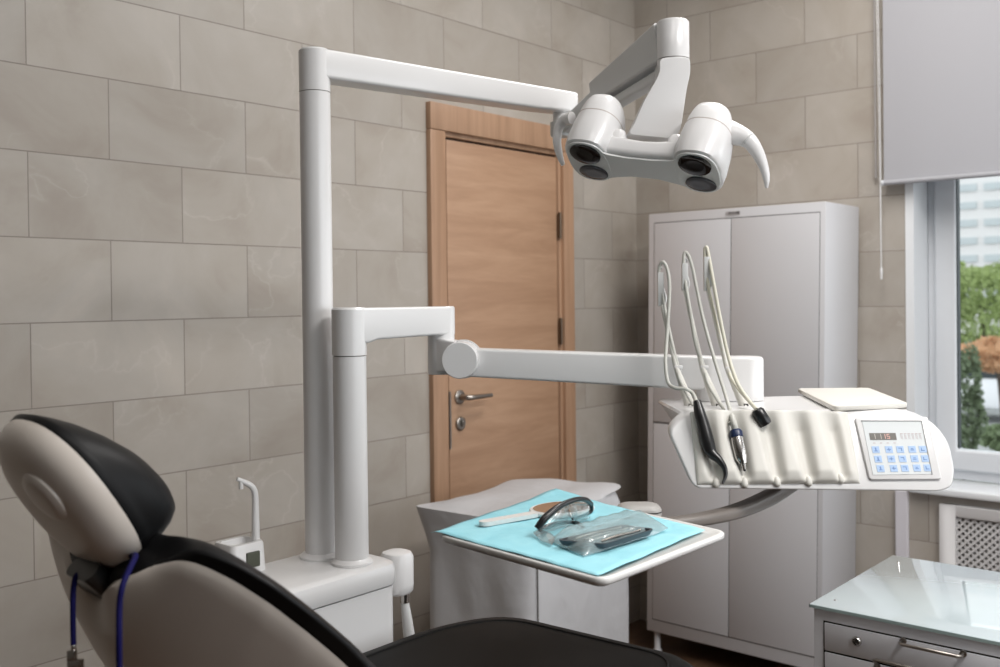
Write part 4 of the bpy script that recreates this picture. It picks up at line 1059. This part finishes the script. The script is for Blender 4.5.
# headrest
TH2 = rad(33); hu = V((-sin(TH2), 0, cos(TH2))); hn = V((cos(TH2), 0, sin(TH2))); hw = V((0, 1, 0))
HC = px(66, 498, 1.163)
hr = None
def hring(rx, ry, e, off, n=48, dz=0.): return [HC+(hw*a+hu*(b+dz))*.96+hn*off*.95 for a, b in se(rx, ry, e, n)]
bm = newbm(); HX, HY = .101, .112
loft(bm, [hring(.02, .02, 2, -.030), hring(.050, .055, 2.1, -.029), hring(.072, .082, 2.2, -.025), hring(.089, .100, 2.3, -.016), hring(.098, .109, 2.35, -.004), hring(HX, HY, 2.4, .008), hring(HX, HY, 2.4, .014), hring(.096, .106, 2.4, .016)])
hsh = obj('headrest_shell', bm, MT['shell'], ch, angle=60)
bm = newbm(); kn = HC-hw*.030+hu*.030-hn*.026
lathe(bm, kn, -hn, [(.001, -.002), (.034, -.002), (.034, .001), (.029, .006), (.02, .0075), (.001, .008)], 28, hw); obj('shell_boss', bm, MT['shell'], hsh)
bm = newbm()
loft(bm, [hring(.095, .105, 2.4, .012), hring(.1015, .1125, 2.4, .014), hring(.103, .114, 2.4, .021), hring(.101, .110, 2.4, .027, dz=-.001), hring(.100, .105, 2.35, .036, dz=-.006), hring(.097, .094, 2.3, .052, dz=-.016), hring(.090, .079, 2.25, .068, dz=-.028), hring(.076, .062, 2.2, .082, dz=-.040), hring(.056, .043, 2.1, .091, dz=-.050), hring(.030, .022, 2, .096, dz=-.056), hring(.005, .004, 2, .097, dz=-.058)])
obj('headrest_cushion', bm, MT['leather'], ch, angle=60)
# seat: cushion with rounded knee end, base shell, leg rest, base
def seat_out(i, z): 
    P = [cr(.90, -.27+i, z), cr(1.43, -.305+i, z), cr(1.585-i, -.262+i, z), cr(1.565-i, .21-i, z), cr(1.40, .268-i, z), cr(.90, .268-i, z)]
    return round_poly(P, [.05, .12, .10, .10, .12, .05], 6)
bm = newbm(); SZ = .853
loft(bm, [seat_out(.015, SZ-.10), seat_out(0, SZ-.08), seat_out(0, SZ-.035), seat_out(.008, SZ-.014), seat_out(.022, SZ-.003), seat_out(.045, SZ+.001), seat_out(.10, SZ+.003)]); se_ = obj('seat_cushion', bm, MT['leather2'], ch, angle=60)
bm = newbm(); tube(bm, [p+UP*.0005 for p in seat_out(.050, SZ+.001)]+[seat_out(.050, SZ+.0015)[0]], .0022, 8); obj('piping', bm, MT['leather2'], se_)
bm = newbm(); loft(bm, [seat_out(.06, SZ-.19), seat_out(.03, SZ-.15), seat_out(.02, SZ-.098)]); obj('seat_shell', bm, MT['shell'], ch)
bm = newbm(); loft(bm, [[cr(1.43+x+k*.13, y, SZ-.09-k*.40) for x, y in rrect(.085, .44-k*.06, .035, 5)] for k in (0, .5, 1)]); obj('leg_rest', bm, MT['leather2'], ch)
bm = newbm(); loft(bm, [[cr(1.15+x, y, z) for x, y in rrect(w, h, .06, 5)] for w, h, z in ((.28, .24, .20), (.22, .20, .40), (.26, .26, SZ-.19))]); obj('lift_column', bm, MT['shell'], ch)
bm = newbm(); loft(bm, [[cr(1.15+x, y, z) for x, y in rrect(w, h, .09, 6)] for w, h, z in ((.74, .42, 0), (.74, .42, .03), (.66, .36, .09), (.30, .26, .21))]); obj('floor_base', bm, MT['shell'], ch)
# bib cord
bc = root('bib_clip_cord', 'blue bib cord with metal clips hanging from the chair headrest', 'bib cord', px(76, 575, 1.19))
bm = newbm(); tube(bm, [px(73.5, 645, 1.13), px(73, 620, 1.135), px(73, 600, 1.14), px(74, 585, 1.15), px(78, 574, 1.17), px(95, 568, 1.23), px(118, 562, 1.21), px(131, 556, 1.15), px(135.5, 556, 1.08), px(129, 570, 1.035), px(122.5, 586, 1.015), px(119.5, 605, 1.01), px(119, 640, 1.0), px(119.5, 690, 1.0)], .0032, 12, 7); obj('cord', bm, MT['cord'], bc)
bm = newbm(); c_ = px(72, 654, 1.13); tube(bm, [px(73.5, 644, 1.13), px(73.2, 651, 1.13)], .0030, 10); fbox(bm, c_-UP*.004, RG, FW, UP, .010, .006, .018); fbox(bm, c_-UP*.012+RG*.004, RG, FW, UP, .016, .009, .010); obj('clip', bm, MT['steel'], bc, bevel=.0015)
bm = newbm(); tube(bm, [px(119.5, 688, 1.0), px(119.5, 696, 1.0)], .0030, 10); fbox(bm, px(119.5, 700, 1.0), RG, FW, UP, .012, .008, .018); obj('clip', bm, MT['steel'], bc, bevel=.0015)

# ================================================================== OUTSIDE
GZ0 = -3.0
bm = newbm(); box(bm, .6, 160, -80, 60, GZ0-.2, GZ0); struct('ground_outside', bm, mat('asphalt', (.30, .31, .30), .9))
bl = root('apartment_building', 'pale grey tower block with rows of windows beyond the trees', 'building', (62, -40, GZ0))
# tower: placed where the view through the window meets x = 60
fy = hx(958, 250, 60).y
bm = newbm(); box(bm, 60, 75, fy-26, fy+8, GZ0, 40); bw_ = obj('building_wall', bm, mat('pale_facade', (.72, .70, .69), .8), bl, smooth=False)
mw = mat('facade_window', (.50, .54, .55), .6); cnt = 0
for j in range(13):
    for i in range(7):
        z = 1.2+j*1.07; y = fy+1.6-i*1.55
        bm = newbm(); box(bm, 59.9, 60.02, y-1.15, y, z, z+.42); obj('building_window', bm, mw, bl, smooth=False)
def crown(o, rx, rz, n, size, seed, dens=1.):
    r = random.Random(seed); b = newbm()
    for _ in range(n):
        d = V((r.gauss(0, 1), r.gauss(0, 1), r.gauss(0, 1))).normalized(); k = r.uniform(.55, 1)**.5
        lump = 1+.22*sin(d.x*5+seed)*sin(d.y*4+seed*2)+.15*sin(d.z*7+seed)
        p = o+V((d.x*rx*k*lump, d.y*rx*k*lump, d.z*rz*k*lump)); a = V((r.uniform(-1, 1), r.uniform(-1, 1), r.uniform(-1, 1))).normalized(); c_ = a.orthogonal().normalized(); s = size*r.uniform(.6, 1.3)
        e = a.cross(c_)
        vs = [b.verts.new(p+c_*s), b.verts.new(p+e*s*.55), b.verts.new(p-c_*s), b.verts.new(p-e*s*.55)]; face(b, vs)
    return b
def leafmat(name, c): 
    m = mat(name, c, .6); tr = nd(m, 'ShaderNodeBsdfTranslucent'); tr.inputs[0].default_value = (*c, 1); mx = nd(m, 'ShaderNodeMixShader'); mx.inputs[0].default_value = .4
    lk(m, bsdf(m).outputs[0], mx.inputs[1]); lk(m, tr.outputs[0], mx.inputs[2]); lk(m, mx.outputs[0], m.node_tree.nodes['Material Output'].inputs[0]); return m
def tree(name, label, cat, u, v, d, rx, rz, m, seed, n=2600, size=.16, group=None):
    c_ = px(u, v, d); t = root(name, label, cat, (c_.x, c_.y, GZ0), group=group)
    obj('crown', crown(c_, rx, rz, n, size, seed), m, t, smooth=False)
    bm = newbm(); tube(bm, [V((c_.x, c_.y, GZ0-.05)), V((c_.x+.1, c_.y, (GZ0+c_.z)/2)), V((c_.x, c_.y+.1, c_.z+rz*.3))], [.16*rx/2, .12*rx/2, .04], 8, 4); obj('trunk', bm, mat('bark', (.08, .06, .045), .9), t)
tree('leafy_tree', 'broad light green tree seen through the window in front of the tower block', 'tree', 985, 318, 26, 1.9, 1.45, leafmat('green_leaf', (.34, .42, .17)), 3, 12000, .085)
tree('autumn_tree', 'small orange leaved tree below the big green one outside', 'tree', 1003, 355, 17.5, .80, .30, leafmat('orange_leaf', (.66, .42, .25)), 5, 5200, .055)
tree('conifer', 'dark grey-green bushy tree close outside the glass', 'tree', 965, 408, 11, .19, .66, leafmat('dark_leaf', (.17, .22, .13)), 9, 2600, .034)
tree('shrub', 'low green shrub beside the parked white car outside', 'shrub', 1006, 438, 13, .30, .16, leafmat('mid_leaf', (.20, .26, .14)), 11, 1600, .06)
def car(label, u, v, d, m):
    c_ = px(u, v, d); t = root('parked_car', label, 'car', (c_.x, c_.y, GZ0)); c_.z = c_.z-.75
    L2 = V((0, 1, 0)); W2 = V((1, 0, 0))
    bm = newbm(); side = [(-2.1, .3), (-2.15, .75), (-1.3, .95), (-.6, 1.42), (.9, 1.42), (1.6, .95), (2.1, .85), (2.15, .3)]
    gz = c_.z
    prism(bm, [V((c_.x-.85, c_.y+a, gz+b)) for a, b in side], W2*1.7); obj('car_body', bm, m, t, bevel=.08, seg=3)
    bm = newbm(); prism(bm, [V((c_.x-.87, c_.y+a, gz+b)) for a, b in ((-1.0, .98), (-.5, 1.33), (.82, 1.33), (1.3, .98))], W2*1.74); obj('car_windows', bm, MT['gasket'], t)
    for sx in (-.86, .66):
        for yy in (-1.35, 1.35):
            bm = newbm(); lathe(bm, V((c_.x+sx, c_.y+yy, gz+.31)), W2, [(.001, 0), (.31, 0), (.31, .2), (.001, .2)], 20); obj('wheel', bm, MT['black'], t)
    return gz
carw = mat('car_white', (.8, .8, .82), .25); cars = mat('car_silver', (.55, .60, .66), .25)
g1 = car('white parked car outside below the orange tree', 1000, 386, 22, carw)
# pavement level under the cars and trees
bm = newbm(); box(bm, 8, 40, -40, 5, GZ0, g1); struct('street', bm, mat('street_grey', (.36, .37, .37), .9))

# ================================================================== LIGHT
W = bpy.data.worlds.new('sky'); scene.world = W; W.use_nodes = True
bg = W.node_tree.nodes['Background']; bg.inputs[0].default_value = (.93, .965, 1.0, 1); bg.inputs[1].default_value = 2.2
def area(name, loc, rot, sx, sy, power, col=(1, 1, 1)):
    l = bpy.data.lights.new(name, 'AREA'); l.shape = 'RECTANGLE'; l.size = sx; l.size_y = sy; l.energy = power; l.color = col
    o = bpy.data.objects.new(name, l); COL.objects.link(o); o.location = loc; o.rotation_euler = rot; return o
area('daylight_lamp', ((RX0+RX1)/2, YW-.05, (RZ0+RZ1)/2), (rad(90), 0, 0), RX1-RX0-.1, RZ1-RZ0-.1, 26, (.93, .97, 1.))
area('daylight_lamp', (WX-.01, (TY0+TY1)/2, (WZ0+WZ1)/2), (rad(90), 0, rad(90)), TY0-TY1-.2, WZ1-WZ0-.2, 12, (.85, .93, 1.))  # area lamp in the added window, extra side light
area('ceiling_panel', (-2.3, -3.3, ZC-.06), (0, 0, 0), 1.2, .6, 76, (1, .97, .94))
area('ceiling_panel', (-1.2, -1.5, ZC-.06), (0, 0, 0), 1.2, .6, 41, (1, .97, .94))
area('ceiling_panel', (-3.4, -2.2, ZC-.06), (0, 0, 0), 1.2, .6, 13, (1, .97, .94))

scene.render.film_transparent = False
vs = scene.view_settings; vs.view_transform = 'Standard'; vs.look = 'None'; vs.gamma = 1; vs.exposure = -0.17
try: vs.use_curve_mapping = False
except Exception: pass
cy = scene.cycles; cy.use_denoising = True; cy.max_bounces = 8; cy.transparent_max_bounces = 12; cy.sample_clamp_indirect = 6; cy.caustics_reflective = False; cy.caustics_refractive = False
